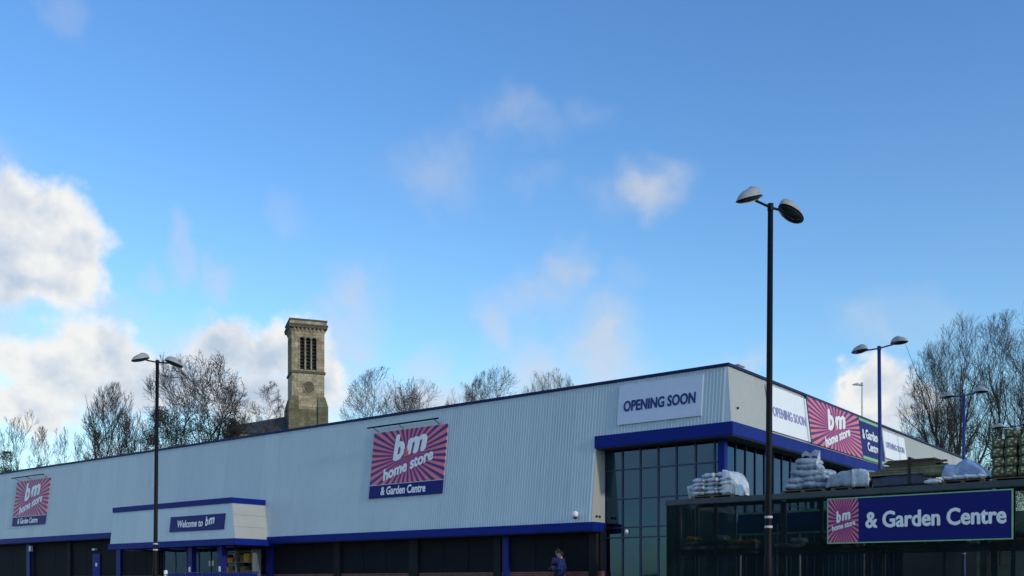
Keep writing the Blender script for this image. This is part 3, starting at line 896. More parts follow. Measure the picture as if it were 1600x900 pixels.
def draped(name, label, cat, prof, b0, b1, m, seed, sag=.05):
    """crumpled sheet or shrink wrap over a pallet load: profile (a, z) pairs across, from b0 to b1, with a skirt down to the foot"""
    nb = 30; na = 60; V = []; Fq = []
    al = [p[0] for p in prof]; zl = [p[1] for p in prof]; zf = min(zl)
    for i in range(na):
        s = i / (na - 1) * (len(prof) - 1); k = min(int(s), len(prof) - 2); f = s - k
        a = al[k] + (al[k + 1] - al[k]) * f; z = zl[k] + (zl[k + 1] - zl[k]) * f
        for j in range(nb):
            v = -1 + 2 * j / (nb - 1)
            e = max(0, (abs(v) - .62) / .38); b = (b0 + b1) / 2 + (b1 - b0) / 2 * math.copysign(min(1, abs(v) / .72), v)
            q = Vector((a * 3.1 + seed * 9, b * 3.1, z * 3.1)); d = mnoise.noise(q) * sag + mnoise.noise(q * 2.6) * sag * .8 + (.4 - abs(mnoise.noise(q * 3.7))) * sag * .9 + mnoise.noise(q * 8) * sag * .35
            zz = z + d if abs(v) < .72 else zf + (z - zf) * (1 - (abs(v) - .72) / .28) + d * .6
            V.append((b + mnoise.noise(q + Vector((5, 5, 5))) * sag * .9, a + d * .5, max(zf - .01, zz)))
    for i in range(na - 1):
        for j in range(nb - 1): Fq.append((i * nb + j, i * nb + j + 1, (i + 1) * nb + j + 1, (i + 1) * nb + j))
    me = mesh_np(name, V, Fq); o = obj(name, me, m, smooth=True); o.matrix_world = BM
    sl = o.modifiers.new('solid', 'SOLIDIFY'); sl.thickness = .006
    return tag(o, label, cat)


def build_stock():
    rng = random.Random(11)
    ZD = 2.93
    # pile of white sacks
    pallet('wooden pallet under the pile of white sacks', -1.68, -4.0, ZD, 1.3, .95)
    bags = [bag_mesh(s, .52, .42, .135, amp=.036) for s in range(4)]
    z = ZD + .19
    for lay in range(5):
        n = 3 if lay < 4 else 2
        for i in range(n):
            for j in range(2):
                a = -1.66 + (i - (n - 1) / 2) * .41 + rng.uniform(-.03, .03) - (.10 if lay == 4 else 0); b = -4.0 + (j - .5) * .48 + rng.uniform(-.03, .03)
                put_bag('sack', bags[rng.randrange(4)], b, a, z, R(rng.uniform(-8, 8)), 'white plastic sack in the %s layer of the pile above the netted fence' % ('bottom', 'second', 'third', 'fourth', 'top')[lay], 'white sacks piled on the pallet, layer by layer', (R(rng.uniform(-5, 5)), R(rng.uniform(-4, 4))))
        z += .118
    put_bag('sack', bags[1], -4.2, -1.02, ZD + .25, R(85), 'white sack slumped on end beside the pile of white sacks', None, (R(70), 0))
    draped('shrink_wrap', 'torn clear-white shrink wrap hanging over the end of the white sack pile', 'wrap', [(-2.38, 3.02), (-2.33, 3.42), (-2.24, 3.62), (-2.12, 3.68), (-2.0, 3.69)], -4.46, -3.55, 'white_plastic', 3, .055)

    # grey wrapped pallets: sagging sacks under loose sheeting
    gb = [bag_mesh(10 + s, .68, .55, .19, 'wrap_grey', .05) for s in range(3)]
    pallet('wooden pallet under the leaning grey sacks', -4.3, -4.0, ZD, 1.2, .95)
    spots = [(-4.08, 0, 0), (-4.58, 0, 4), (-4.16, .16, -5), (-4.60, .16, 3), (-4.26, .32, 6), (-4.52, .34, -8), (-4.40, .49, 4), (-4.38, .63, -5)]
    for i, (a, dz, tl) in enumerate(spots):
        for j in range(2):
            if i > 5 and j: continue
            put_bag('sack', gb[(i + j) % 3], -4.22 + j * .5, a, ZD + .21 + dz, R(90 + rng.uniform(-12, 12)), ('grey sack facing the fence in the leaning stack, %s from its foot' % ('first', 'second', 'third', 'fourth', 'fifth', 'sixth', 'seventh', 'topmost')[i]) if j == 0 else 'grey wrapped sack in the back of the leaning stack', 'grey sacks in the leaning stack', (R(tl), R(rng.uniform(-6, 6))))
    # torn strip of pale film on top
    tf = MB()
    path = [(-4.48, -4.28, 3.93), (-4.52, -4.40, 3.99), (-4.50, -4.52, 3.93), (-4.52, -4.66, 3.98), (-4.55, -4.80, 3.92), (-4.58, -4.76, 3.78), (-4.60, -4.72, 3.64), (-4.60, -4.80, 3.50), (-4.58, -4.92, 3.40)]
    wd = [.03, .06, .04, .08, .10, .09, .05, .06, .03]
    for i in range(len(path) - 1):
        (b, a, z), (b2, a2, z2) = path[i], path[i + 1]
        tf.hexa([(b - .01, a, z - wd[i]), (b + .02, a, z - wd[i]), (b2 + .02, a2, z2 - wd[i + 1]), (b2 - .01, a2, z2 - wd[i + 1]),
                 (b - .03, a, z + wd[i]), (b + .0, a, z + wd[i]), (b2 + .0, a2, z2 + wd[i + 1]), (b2 - .03, a2, z2 + wd[i + 1])])
    o = obj('torn_film', tf, 'white_plastic'); o.matrix_world = BM; tag(o, 'strip of torn white film trailing from the top of the grey sacks', 'wrap')
    pallet('wooden pallet under the low grey wrapped load', -5.55, -4.0, ZD, 1.0, .95)
    draped('wrapped_load', 'low grey shrink-wrapped load between the leaning sacks and the timber', 'load', [(-4.92, 3.05), (-4.98, 3.28), (-5.25, 3.40), (-5.55, 3.47), (-5.72, 3.42), (-5.80, 3.05)], -4.50, -3.5, 'wrap_grey', 5, .05)
    draped('film_hood', 'white plastic hood hanging over the end of the low grey load', 'wrap', [(-5.62, 3.47), (-5.80, 3.48), (-6.0, 3.42), (-6.05, 3.2), (-5.98, 3.03)], -4.54, -3.6, 'white_plastic', 8, .04)

    # timber on a navy wrapped base
    draped('wrapped_load', 'dark navy wrapped load underneath the timber boards', 'load', [(-6.12, 2.96), (-6.14, 3.20), (-6.6, 3.24), (-7.2, 3.24), (-7.42, 3.2), (-7.45, 2.96)], -4.5, -3.4, 'wrap_navy', 12, .03)
    for lay in range(3):
        for j in range(6):
            b0 = -4.48 + j * .16; l = rng.uniform(1.85, 2.05) if lay < 2 else 1.6; a1 = -5.95 + rng.uniform(-.06, .03) - (0 if lay < 2 else .35)
            o = obj('plank', MB().box(b0, b0 + .145, a1 - l, a1, 3.262 + lay * .062, 3.318 + lay * .062), rng.choice(('timber_pale', 'timber_green')), bevel=.004); o.matrix_world = BM
            tag(o, ('pale plank at the front edge of the wide lower boards, %s layer' % ('bottom', 'middle', 'top')[lay]) if j == 0 else 'pale timber plank lying behind the front edge of the wide lower boards', 'plank', 'pale planks of the lower timber pile')
    for lay in range(4):
        for j in range(4):
            b0 = -4.44 + j * .17 + rng.uniform(-.02, .02); a1 = -6.45 + rng.uniform(-.10, .06)
            o = obj('plank', MB().box(0, .155, -1.18 + rng.uniform(-.05, .05), 0, 0, .042), 'timber_dark', bevel=.004)
            o.matrix_world = BM @ Matrix.Translation((b0, a1, 3.452 + lay * .046)) @ Matrix.Rotation(R(rng.uniform(-2, 2)), 4, 'Z')
            tag(o, ('brown board at the front edge of the small upper bundle, %s layer' % ('bottom', 'second', 'third', 'top')[lay]) if j == 0 else 'weathered brown board lying behind the front edge of the small upper bundle', 'plank', 'brown boards of the upper timber bundle')
    st = MB().box(-4.52, -4.505, -7.06, -6.99, 3.0, 3.68).box(-4.52, -3.5, -7.06, -6.99, 3.655, 3.67).box(-3.515, -3.5, -7.06, -6.99, 3.0, 3.655)
    o = obj('strap', st, 'black_rubber'); o.matrix_world = BM; tag(o, 'black strap round the timber bundle', 'strap')
    put_bag('folded_sheet', bag_mesh(31, .42, .34, .13, 'white_plastic', .02), -4.42, -7.58, 3.03, R(90), 'small bright white folded sheet between the timber and the blue wrapped load', None, cat='sheet')
    put_bag('sack', bag_mesh(33, .62, .40, .18, 'timber_green', .03), -4.35, -7.62, 3.25, R(90), 'olive green sack lying beside the timber boards', None)
    # blue wrapped load with the sloping end
    pallet('wooden pallet under the blue wrapped load', -8.25, -4.0, ZD, .95, .95)
    rb = bag_mesh(41, .42, .4, .13, 'bag_white', .03)
    for i in range(3): put_bag('sack', rb, -4.36, -7.98 - i * .29, ZD + .17, R(90 + rng.uniform(-6, 6)), 'flat pale sack showing under the blue wrapped load', 'sacks under the blue wrapped load')
    draped('wrapped_load', 'crumpled blue plastic wrapped load with a sloping end', 'load', [(-7.80, 3.16), (-7.84, 3.40), (-8.1, 3.42), (-8.22, 3.50), (-8.36, 3.52), (-8.5, 3.40), (-8.68, 3.26), (-8.78, 3.1)], -4.52, -3.5, 'wrap_blue', 21, .05)
    # netted logs
    nb = [bag_mesh(50 + s, .42, .295, .245, 'netted_logs', .016, .08) for s in range(4)]
    pallet('wooden pallet under the netted log bags', -9.75, -3.95, ZD, 1.75, .95)
    for lay in range(5):
        for i in range(6):
            for j in range(2):
                a = -8.99 - i * .29 + rng.uniform(-.02, .02); b = -4.22 + j * .45
                if lay == 4 and (i in (0, 2) or j): continue
                put_bag('log_bag', nb[rng.randrange(4)], b, a, ZD + .235 + lay * .225, R(rng.uniform(-5, 5)), ('green net log bag, %s row up, %s column from the blue wrapped load' % (('bottom', 'second', 'third', 'fourth', 'top')[lay], ('first', 'second', 'third', 'fourth', 'fifth', 'sixth')[i])) if j == 0 else 'green net log bag in the back rank of the tall stack', 'netted log bags on the pallet', (R(rng.uniform(-5, 5)), 0))

    # stock on the lower rack shelves, dim behind the net
    dim = [bag_mesh(70 + k_, .50, .40, .16, m_, .03) for k_, m_ in enumerate(('bag_white', 'wrap_grey', 'net_green', 'box_yellow', 'wrap_blue'))]
    names = ('white', 'grey', 'green', 'ochre', 'blue'); at = ('under the white sack pile', 'under the leaning grey sacks', 'under the timber', 'under the netted logs')
    for r_ in range(4):
        for lay in range(3):
            for i in range(5):
                c_ = rng.choice((0, 1, 2, 2, 3, 4)) if lay else (r_ + i // 2) % 5
                if rng.random() < .25 * lay: continue
                put_bag('sack', dim[c_], -4.22, -.95 - r_ * 2.7 - i * .45, 1.56 + lay * .13, R(rng.uniform(-9, 9)), '%s sack on the lower rack shelf behind the netting, %s' % (names[c_], at[r_]), 'sacks on the lower rack shelves')
    # seen through the netting: a banner with green edges, a teal sign, a few shelves of plants
    t = thing('inner_banner', 'navy banner with green edges seen dimly through the netting', 'banner', mw=BM @ Matrix(((0, 1, 0, -2.2), (-1, 0, 0, -3.3), (0, 0, 1, 2.0), (0, 0, 0, 1))))
    obj('panel', MB().box(-1.9, 1.9, -.01, .01, .06, .62), 'sign_navy', t)
    for z in (0, .62): obj('edge', MB().box(-1.9, 1.9, -.012, .012, z, z + .058), 'sign_green', t)
    for x in (-1.85, 0, 1.85): obj('post', MB().tube([(x, .05, -2.0), (x, .05, .7)], .03, 8), 'pale_metal', t)
    t = thing('exit_board', 'small teal board with white marks behind the netting by the lamp post', 'sign', mw=BM @ Matrix(((0, 1, 0, -4.55), (-1, 0, 0, -2.9), (0, 0, 1, 1.38), (0, 0, 0, 1))))
    obj('panel', MB().box(-.30, .16, -.01, .01, 0, .22), 'teal_sign', t); obj('mark', MB().box(-.26, .0, -.014, -.011, .08, .12), 'sign_white', t); obj('mark', MB().box(.1, .19, -.016, -.011, .01, .24), 'sign_white', t)
    for x in (-.28, .12): obj('leg', MB().tube([(x, .02, -1.38), (x, .02, .05)], .018, 6), 'rack_steel', t)
    t = thing('scaffold_pole', 'thin pale upright pole behind the netting next to the lamp post', 'pole', mw=BM @ Matrix.Translation((-4.6, -3.65, 0)))
    obj('tube', MB().tube([(0, 0, 0), (0, 0, 2.15)], .022, 8), 'pale_metal', t); obj('foot', MB().box(-.08, .08, -.08, .08, 0, .012), 'pale_metal', t)


build_stock()

# ------------------------------------------------------------------ lamp posts


def lamp_head(parent, d, r, z, scale=1., tilt=-.1):
    """clamshell lantern: grey upper shell, dark bowl below; d = outward direction"""
    L, W, Hh = .60 * scale, .36 * scale, .21 * scale
    d = Vector(d).normalized(); side = Vector((-d.y, d.x, 0))
    def shell(up):
        V = []; Fq = []; nu, nv = 16, 6
        for j in range(nv + 1):
            e = j / nv * math.pi / 2
            for i in range(nu):
                t = 2 * math.pi * i / nu; cx, cy = math.cos(t), math.sin(t)
                w = 1.0 + .12 * cx
                p = d * (r + L / 2 * cx * math.cos(e) + .0) + side * (W / 2 * cy * w * math.cos(e))
                zz = (Hh * math.sin(e) * (1 - .10 * cx) if up else -.075 * scale * math.sin(e)) + tilt * (L / 2 * cx * math.cos(e))
                V.append((p.x, p.y, z + zz))
        for j in range(nv):
            for i in range(nu):
                q = (j * nu + i, j * nu + (i + 1) % nu, (j + 1) * nu + (i + 1) % nu, (j + 1) * nu + i); Fq.append(q if up else q[::-1])
        return mesh_np('shell', V, Fq)
    h = obj('lamp_head', shell(True), 'lamp_shell', parent, smooth=True)
    obj('bowl', shell(False), 'lamp_glass', h, smooth=True)
    rim = MB(); ring = []
    for i in range(25):
        t = 2 * math.pi * i / 24; cx, cy = math.cos(t), math.sin(t); p = d * (r + L / 2 * cx * 1.0) + side * (W / 2 * cy * (1 + .12 * cx)); ring.append((p.x, p.y, z + tilt * L / 2 * cx))
    rim.tube(ring, .013 * scale, 6, False); obj('rim', rim, 'pole_dark', h)


def lamp_post(label, px, py, depth, ang, reach, shaft, scale=1., lean=0., tilt=-.06):
    top = pix(px, py, depth); zb = ground_h(top.x, top.y) - .02
    t = thing('lamp_post', label, 'lamp post', (top.x, top.y, zb), group='double-headed lamp posts')
    t.rotation_euler = (0, lean, 0)
    Hh = top.z - zb
    obj('shaft', MB().tube([(0, 0, 0), (0, 0, 1.2), (0, 0, 1.25), (0, 0, 2.1), (0, 0, Hh)], [.10, .10, .082, .075, .060], 14), shaft, t, smooth=True)
    obj('base_plate', MB().box(-.18, .18, -.18, .18, 0, .03), shaft, t)
    for z in (1.9, 2.12): obj('collar', MB().tube([(0, 0, z), (0, 0, z + .05)], .09, 14), 'pale_metal', t)
    obj('cap', MB().tube([(0, 0, Hh - .1), (0, 0, Hh + .05)], .07, 12), shaft, t)
    d = Vector((math.cos(ang), math.sin(ang), 0))
    for s in (1, -1):
        a = obj('arm', MB().tube([(0, 0, Hh - .03), tuple(d * s * (reach - .2) + Vector((0, 0, Hh)))], .028, 8), shaft, t)
        lamp_head(t, d * s, reach, Hh + .03 + tilt * .1, scale, tilt)


lamp_post('tall black double lamp post standing before the netted fence', 1200, 322, 22, math.atan2(.6, .8), .72, 'pole_dark', 1.18, R(.35), -.36)
lamp_post('black double lamp post before the long front near the porch', 242, 565, 36, math.atan2(.55, .83), .60, 'pole_dark', 1.05, R(.6), -.30)
lamp_post('blue double lamp post rising beside the side wall sunburst sign', 1377, 543, 35, math.atan2(-.80, .60), .78, 'pole_blue', 1.05, R(-.5))
lamp_post('blue double lamp post farther back in the yard against the bare trees', 1506, 617, 44, math.atan2(-.80, .60), .78, 'pole_blue', 1.05)
lamp_post('farthest double lamp post, its pale heads over the netted logs', 1582, 666, 52, math.atan2(-.80, .60), .78, 'pole_blue', 1.05)
p = pix(1347, 602, 105)
t = thing('street_lamp', 'thin pale single-arm street lamp far behind the side wall', 'lamp post', (p.x, p.y, ground_h(p.x, p.y)))
hh = p.z - t.location.z
obj('shaft', MB().tube([(0, 0, 0), (0, 0, hh)], [.14, .07], 8), 'pale_metal', t); obj('arm', MB().tube([(0, 0, hh - .05), (-.8, 0, hh + .05)], .045, 6), 'pale_metal', t)
obj('lamp_head', MB().tube([(-.1, 0, hh + .06), (-.55, 0, hh + .12), (-1.05, 0, hh + .06)], [.05, .16, .06], 8), 'pale_metal', t)
obj('lantern', MB().tube([(0, 0, hh - .05), (0, 0, hh + .28)], [.18, .14], 8), 'pale_metal', t)

# ------------------------------------------------------------------ church


def build_church():
    D = 150.; base = pix(478, 700, D); zg = ground_h(base.x, base.y)
    ang = math.atan2(.34, .94)          # direction of the wide face, receding a little to the right
    m = Matrix.Translation((base.x, base.y, 0)) @ Matrix.Rotation(ang, 4, 'Z')
    t = thing('church', 'stone church with tall square bell tower behind the store', 'church', mw=m)
    z = lambda py: ZC + (HOR - py) / FPX * D
    h = 2.44                            # half width of the shaft
    # local: x along the wide face, -y towards the viewer
    zt, zc, zw0, zw1, zs, zbt = z(506), z(518), z(583), z(533), z(587), z(628)
    sh = MB()                           # shaft with three deep openings on each face
    xs = [-h, -1.22, -.58, -.32, .32, .58, 1.22, h]
    th = .7
    for r_ in range(4):
        c, s = math.cos(r_ * math.pi / 2), math.sin(r_ * math.pi / 2)
        rot = lambda x, y, zz: (x * c - y * s, x * s + y * c, zz)
        def bx(x0, x1, z0, z1, y0=-h, y1=-h + th):
            sh.hexa([rot(*q) for q in ((x0, y0, z0), (x1, y0, z0), (x1, y1, z0), (x0, y1, z0), (x0, y0, z1), (x1, y0, z1), (x1, y1, z1), (x0, y1, z1))])
        bx(-h, h - th, zg - 1, zw0); bx(-h, h - th, zw1, zc)
        for i in range(0, 7, 2): bx(xs[i], min(xs[i + 1], h - th) if i == 6 else xs[i + 1], zw0 + .001, zw1 - .001)
        # round heads: stepped voussoir blocks closing the top corners of each light
        for i in range(1, 7, 2):
            x0, x1 = xs[i], xs[i + 1]; w = x1 - x0
            for k in range(4):
                e = w / 2 * (1 - math.sqrt(max(0, 1 - ((k + .5) / 4) ** 2)))
                za = zw1 - .45 + k * .112
                bx(x0, x0 + e, za, za + .112, -h + .02, -h + th - .02); bx(x1 - e, x1, za, za + .112, -h + .02, -h + th - .02)
    tw = obj('tower', sh, 'stone', t)
    for r_ in range(4):
        rr = Matrix.Rotation(r_ * math.pi / 2, 4, 'Z')
        for i in range(1, 7, 2):
            x0, x1 = xs[i], xs[i + 1]
            lv = MB(); n = 9
            for k in range(n):
                zz = zw0 + .1 + k * (zw1 - zw0 - .2) / n; lv.hexa([(x0, -h + .25, zz), (x1, -h + .25, zz), (x1, -h + .6, zz + .35), (x0, -h + .6, zz + .35), (x0, -h + .25, zz + .06), (x1, -h + .25, zz + .06), (x1, -h + .6, zz + .41), (x0, -h + .6, zz + .41)])
            o = obj('louvre', lv, 'louvre', tw); o.matrix_local = rr
        # engaged shafts between the lights, hood band and sill
        for x in (-1.31, -.45, .45, 1.31):
            o = obj('colonnette', MB().tube([(x, -h - .04, zw0), (x, -h - .04, zw1 - .4)], .09, 8), 'stone', tw); o.matrix_local = rr
        hood = MB()
        for i in range(1, 7, 2):
            cx = (xs[i] + xs[i + 1]) / 2; rad = (xs[i + 1] - xs[i]) / 2 + .09
            hood.tube([(cx + rad * math.cos(q * math.pi / 8), -h - .03, zw1 - .45 + rad * math.sin(q * math.pi / 8)) for q in range(9)], .07, 6)
        o = obj('hood_mould', hood, 'stone_dark', tw); o.matrix_local = rr
        for k in range(8):
            x = -h + .35 + k * (2 * h - .7) / 7
            o = obj('corbel', MB().hexa([(x - .14, -h - .02, zc - .75), (x + .14, -h - .02, zc - .75), (x + .14, -h + .1, zc - .75), (x - .14, -h + .1, zc - .75), (x - .14, -h - .34, zc - .1), (x + .14, -h - .34, zc - .1), (x + .14, -h + .1, zc - .1), (x - .14, -h + .1, zc - .1)]), 'stone', tw); o.matrix_local = rr
    obj('dark_backing', MB().box(-h + th + .05, h - th - .05, -h + th + .05, h - th - .05, zw0 - .5, zc - .2), 'louvre', tw)  # added dark core, stops bright sky showing between the louvres
    e = .16
    obj('string_course', MB().box(-h - e, h + e, -h - e, h + e, zs - .18, zs + .18), 'stone_dark', tw)
    obj('cornice', MB().box(-h - .42, h + .42, -h - .42, h + .42, zc - .12, zc + .22).box(-h - .50, h + .50, -h - .50, h + .50, zc + .221, zc + .42), 'stone_dark', tw)
    obj('parapet', MB().hexa([(-h - .38, -h - .38, zc + .42), (h + .38, -h - .38, zc + .42), (h + .38, h + .38, zc + .42), (-h - .38, h + .38, zc + .42), (-h - .28, -h - .28, zt - .25), (h + .28, -h - .28, zt - .25), (h + .28, h + .28, zt - .25), (-h - .28, h + .28, zt - .25)]), 'stone', tw)
    obj('coping', MB().box(-h - .40, h + .40, -h - .40, h + .40, zt - .25, zt), 'stone_dark', tw)
    zk = z(610)
    obj('clock_disc', MB().tube([(0.1, -h + .05, zk), (.1, -h - .10, zk)], [.80, .80], 24), 'stone_dark', tw)
    obj('clock_rim', MB().tube([(.1 + .82 * math.cos(q * math.pi / 12), -h - .06, zk + .95 * math.sin(q * math.pi / 12)) for q in range(25)], .10, 6, False), 'stone', tw)
    # stepped buttresses and the battered base
    for sx in (-1, 1):
        for sy in (-1, 1):
            q = MB()
            x0, x1 = sorted((sx * (h - 1.0), sx * (h + .50))); y0, y1 = sorted((sy * (h - 1.0), sy * (h + .50)))
            q.box(x0, x1, y0, y1, zg - 1, zbt - 1.1)
            xt0, xt1 = sorted((sx * (h - 1.0), sx * (h + .1))); yt0, yt1 = sorted((sy * (h - 1.0), sy * (h + .1)))
            q.hexa([(x0, y0, zbt - 1.099), (x1, y0, zbt - 1.099), (x1, y1, zbt - 1.099), (x0, y1, zbt - 1.099), (xt0, yt0, zbt + .4), (xt1, yt0, zbt + .4), (xt1, yt1, zbt + .4), (xt0, yt1, zbt + .4)])
            obj('buttress', q, 'stone_mossy', tw)
    obj('base_stage', MB().box(-h - .15, h + .15, -h - .15, h + .15, zg - 1, zbt - 1.6), 'stone_mossy', tw)
    # nave with slate roof running back to the left
    zr, ze = z(655), z(684)
    nv = obj('nave', MB().box(-11, -h - .4, -2.2, 6.5, zg - 1, ze), 'stone', t)
    obj('roof', MB().poly([(-11.3, -2.7, ze - .1), (-h - .35, -2.7, ze - .1), (-h - .35, 2.2, zr + .6), (-11.3, 2.2, zr - 1.4)]).poly([(-11.3, 7, ze - .1), (-11.3, 2.2, zr - 1.4), (-h - .35, 2.2, zr + .6), (-h - .35, 7, ze - .1)]), 'slate', nv)


build_church()
# pale flat-roofed unit beyond the far end of the store
p = pix(-30, 738, 84)
t = thing('industrial_unit', 'pale low unit roof just beyond the far end of the store', 'building', (p.x, p.y, 0), R(20))
zz = p.z
obj('wall', MB().box(-9, 4.2, 0, 8, 0, zz - .8), 'render_pale', t); obj('roof', MB().hexa([(-9.4, -.4, zz - .8), (4.6, -.4, zz - .8), (4.6, 8.4, zz - .8), (-9.4, 8.4, zz - .8), (-9.4, 3.6, zz + .1), (4.6, 3.6, zz + .1), (4.6, 4.4, zz + .1), (-9.4, 4.4, zz + .1)]), 'pale_metal', t)

# ------------------------------------------------------------------ bare trees


def tubes_np(lines, k):
    """lines: list of (points, radii) -> one quad mesh of k-sided tubes"""
    by = {}
    for p, r in lines: by.setdefault(len(p), []).append((p, r))
    V = []; Fq = []; base = 0
    for n, L in by.items():
        P = np.array([q[0] for q in L], dtype=np.float32); Rr = np.array([q[1] for q in L], dtype=np.float32)
        T = np.empty_like(P); T[:, 1:-1] = P[:, 2:] - P[:, :-2]; T[:, 0] = P[:, 1] - P[:, 0]; T[:, -1] = P[:, -1] - P[:, -2]
        T /= np.linalg.norm(T, axis=2, keepdims=True) + 1e-9
        ref = np.tile(np.array((.31, .87, .38), dtype=np.float32), (len(L), n, 1))
        A = np.cross(T, ref); A /= np.linalg.norm(A, axis=2, keepdims=True) + 1e-9; B = np.cross(T, A)
        an = np.arange(k) * 2 * math.pi / k
        ring = P[:, :, None, :] + Rr[:, :, None, None] * (A[:, :, None, :] * np.cos(an)[None, None, :, None] + B[:, :, None, :] * np.sin(an)[None, None, :, None])
        V.append(ring.reshape(-1, 3))
        i, j, q = np.meshgrid(np.arange(len(L)), np.arange(n - 1), np.arange(k), indexing='ij')
        q2 = (q + 1) % k; o = base + i * n * k
        Fq.append(np.stack([o + j * k + q, o + j * k + q2, o + (j + 1) * k + q2, o + (j + 1) * k + q], -1).reshape(-1, 4))
        base += len(L) * n * k
    return np.concatenate(V), np.concatenate(Fq)


def grow(seed, H, W, r0, trunk=.30, counts=(12, 8, 6, 4), up=.08, wob=.16, spread=.75, rmin=.010, stems=1, top=.74, thick=.57):
    """bare broadleaf: a tapering stem, limbs that reach a domed envelope W wide, then three orders of twigs"""
    rng = random.Random(seed); lines = {0: [], 1: [], 2: [], 3: [], 4: []}
    segs = (10, 8, 5, 4, 3); zlo = H * trunk * .75; zc = (H + zlo) / 2 + H * .04; rz = H - zc; rx = W / 2
    def reach(p, d):
        a = (d.x ** 2 + d.y ** 2) / rx ** 2 + d.z ** 2 / rz ** 2; q = p.z - zc
        b = (p.x * d.x + p.y * d.y) / rx ** 2 + q * d.z / rz ** 2; c = (p.x ** 2 + p.y ** 2) / rx ** 2 + q * q / rz ** 2 - 1
        D = b * b - a * c
        return max(0., (-b + math.sqrt(D)) / a) if D > 0 else 0.
    def perp(d, ang, tilt):
        a = d.cross(Vector((0, 0, 1)) if abs(d.z) < .95 else Vector((1, 0, 0))).normalized(); b = d.cross(a)
        return (d * math.cos(tilt) + (a * math.cos(ang) + b * math.sin(ang)) * math.sin(tilt)).normalized()
    def br(level, p, d, L, r):
        n = segs[level]; pts = [tuple(p)]; rad = [r]; P = p.copy(); D = d.copy(); st = [(P.copy(), D.copy(), r)]
        for i in range(n):
            w = wob * (.20 if level == 0 else 1. if level < 3 else .6)
            D = (D + Vector((rng.gauss(0, w), rng.gauss(0, w), rng.gauss(0, w) * .6)) + Vector((0, 0, up * (0 if level == 0 else 1)))).normalized()
            P = P + D * (L / n); rr = max(rmin * .6, r * (1 - (.93 if level == 0 else .82) * (i + 1) / n)); pts.append(tuple(P)); rad.append(rr); st.append((P.copy(), D.copy(), rr))
        lines[level].append((pts, rad))
        if level >= 4: return
        c = max(2, int(round(counts[level] * rng.uniform(.85, 1.15)))); ang = rng.uniform(0, 6.28); t0 = trunk if level == 0 else .20
        for i in range(c + 1):
            f = min(t0 + (1 - t0) * ((i + rng.uniform(.1, .9)) / c), 1.); q = f * n; k = min(int(q), n - 1); u = q - k
            p0, d0, ra = st[k]; p1, d1, rb = st[k + 1]; ang += 2.4 + rng.uniform(-.5, .5); P0 = p0.lerp(p1, u)
            tilt = spread * rng.uniform(.7, 1.25) * ((1.15 - .75 * (f - t0) / (1 - t0)) if level == 0 else .85)
            if i == c: tilt *= .3
            d = perp(d0, ang, tilt); R_ = reach(P0, d)
            if level == 0: cl = R_ * rng.uniform(.80, 1.0)
            else: cl = min(L * (.50, .60, .85)[level - 1] * (1 - .35 * f), R_ * 1.02) * rng.uniform(.7, 1.15)
            if cl < .12: continue
            br(level + 1, P0, d, cl, max(rmin, (ra + (rb - ra) * u) * rng.uniform(thick - .09, thick + .09)))
    for s in range(stems):
        k = 0 if stems == 1 else 1
        d = Vector((rng.gauss(0, .015 + .11 * k), rng.gauss(0, .015 + .11 * k), 1))
        br(0, Vector((rng.uniform(-.5, .5) * k, rng.uniform(-.5, .5) * k, -.4)), d.normalized(), H * top * (1 if s == 0 else rng.uniform(.8, 1)), r0 * (1 if s == 0 else .8))
    return lines


def tree_meshes(lines, H):
    zmax = max(p[2] for l in lines.values() for pts, r in l for p in pts); s = H / zmax
    for l in lines.values():
        for i, (pts, r) in enumerate(l): l[i] = ([(x * s, y * s, z * s) for x, y, z in pts], r)
    v, f = tubes_np(lines[0] + [], 8); tm = mesh_np('trunk', v, f); tm.materials.append(MATS['bark'])
    v1, f1 = tubes_np(lines[1], 6); lm = mesh_np('limbs', v1, f1); lm.materials.append(MATS['bark'])
    v2, f2 = tubes_np(lines[2] + lines[3] + lines[4], 3); cm = mesh_np('crown', v2, f2); cm.materials.append(MATS['twig'])
    return tm, lm, cm


TREES = {}


def plant(kind, label, px, ptop, depth, group, name='bare_tree', rz=0., sx=1., lean=0., **kw):
    """one tree whose top shows at (px, ptop); rooted in the slope"""
    top = pix(px, ptop, depth); zb = ground_h(top.x, top.y); H = top.z - zb
    if kind not in TREES: TREES[kind] = (tree_meshes(grow(**kw), H), H)
    (tm, lm, cm), H0 = TREES[kind]
    t = thing(name, label, 'tree', (top.x, top.y, zb), rz, group); k = H / H0
    t.scale = (k * sx, k * sx, k); t.rotation_euler = (0, lean, rz)
    o = obj('trunk', tm, None, t, smooth=False); obj('limbs', lm, None, o); obj('crown', cm, None, t)
    return t


G1, G2, G3 = 'bare trees beyond the far end of the store', 'bare trees behind the store roof', 'bare trees by the yard'
# thin saplings at the far end
thin = dict(H=12, W=2.6, r0=.10, trunk=.22, counts=(13, 6, 4, 3), up=.14, wob=.12, spread=.62, rmin=.012, top=.86)
for i, (px, py, dp, lab) in enumerate(((6, 650, 92, 'thin bare sapling at the picture edge above the pale unit'), (40, 640, 90, 'slender bare tree between the two dark low evergreens, tallest of the saplings'),
                                       (66, 664, 94, 'thin bare sapling right behind the small conical evergreen'), (90, 668, 98, 'faint bare sapling between the conical evergreen and the broad bare tree'), (114, 666, 92, 'thin bare sapling next to the broad bare tree'))):
    plant('thin%d' % (i % 3), lab, px, py, dp, G1, rz=i * 1.3, seed=60 + i % 3, **thin)
plant('broad', 'broad dense bare tree next to the far black lamp post', 178, 595, 90, G1, seed=5, H=18.5, W=6.2, r0=.28, trunk=.18, counts=(11, 8, 5, 3), up=.13, wob=.14, spread=.62, rmin=.014, stems=3)
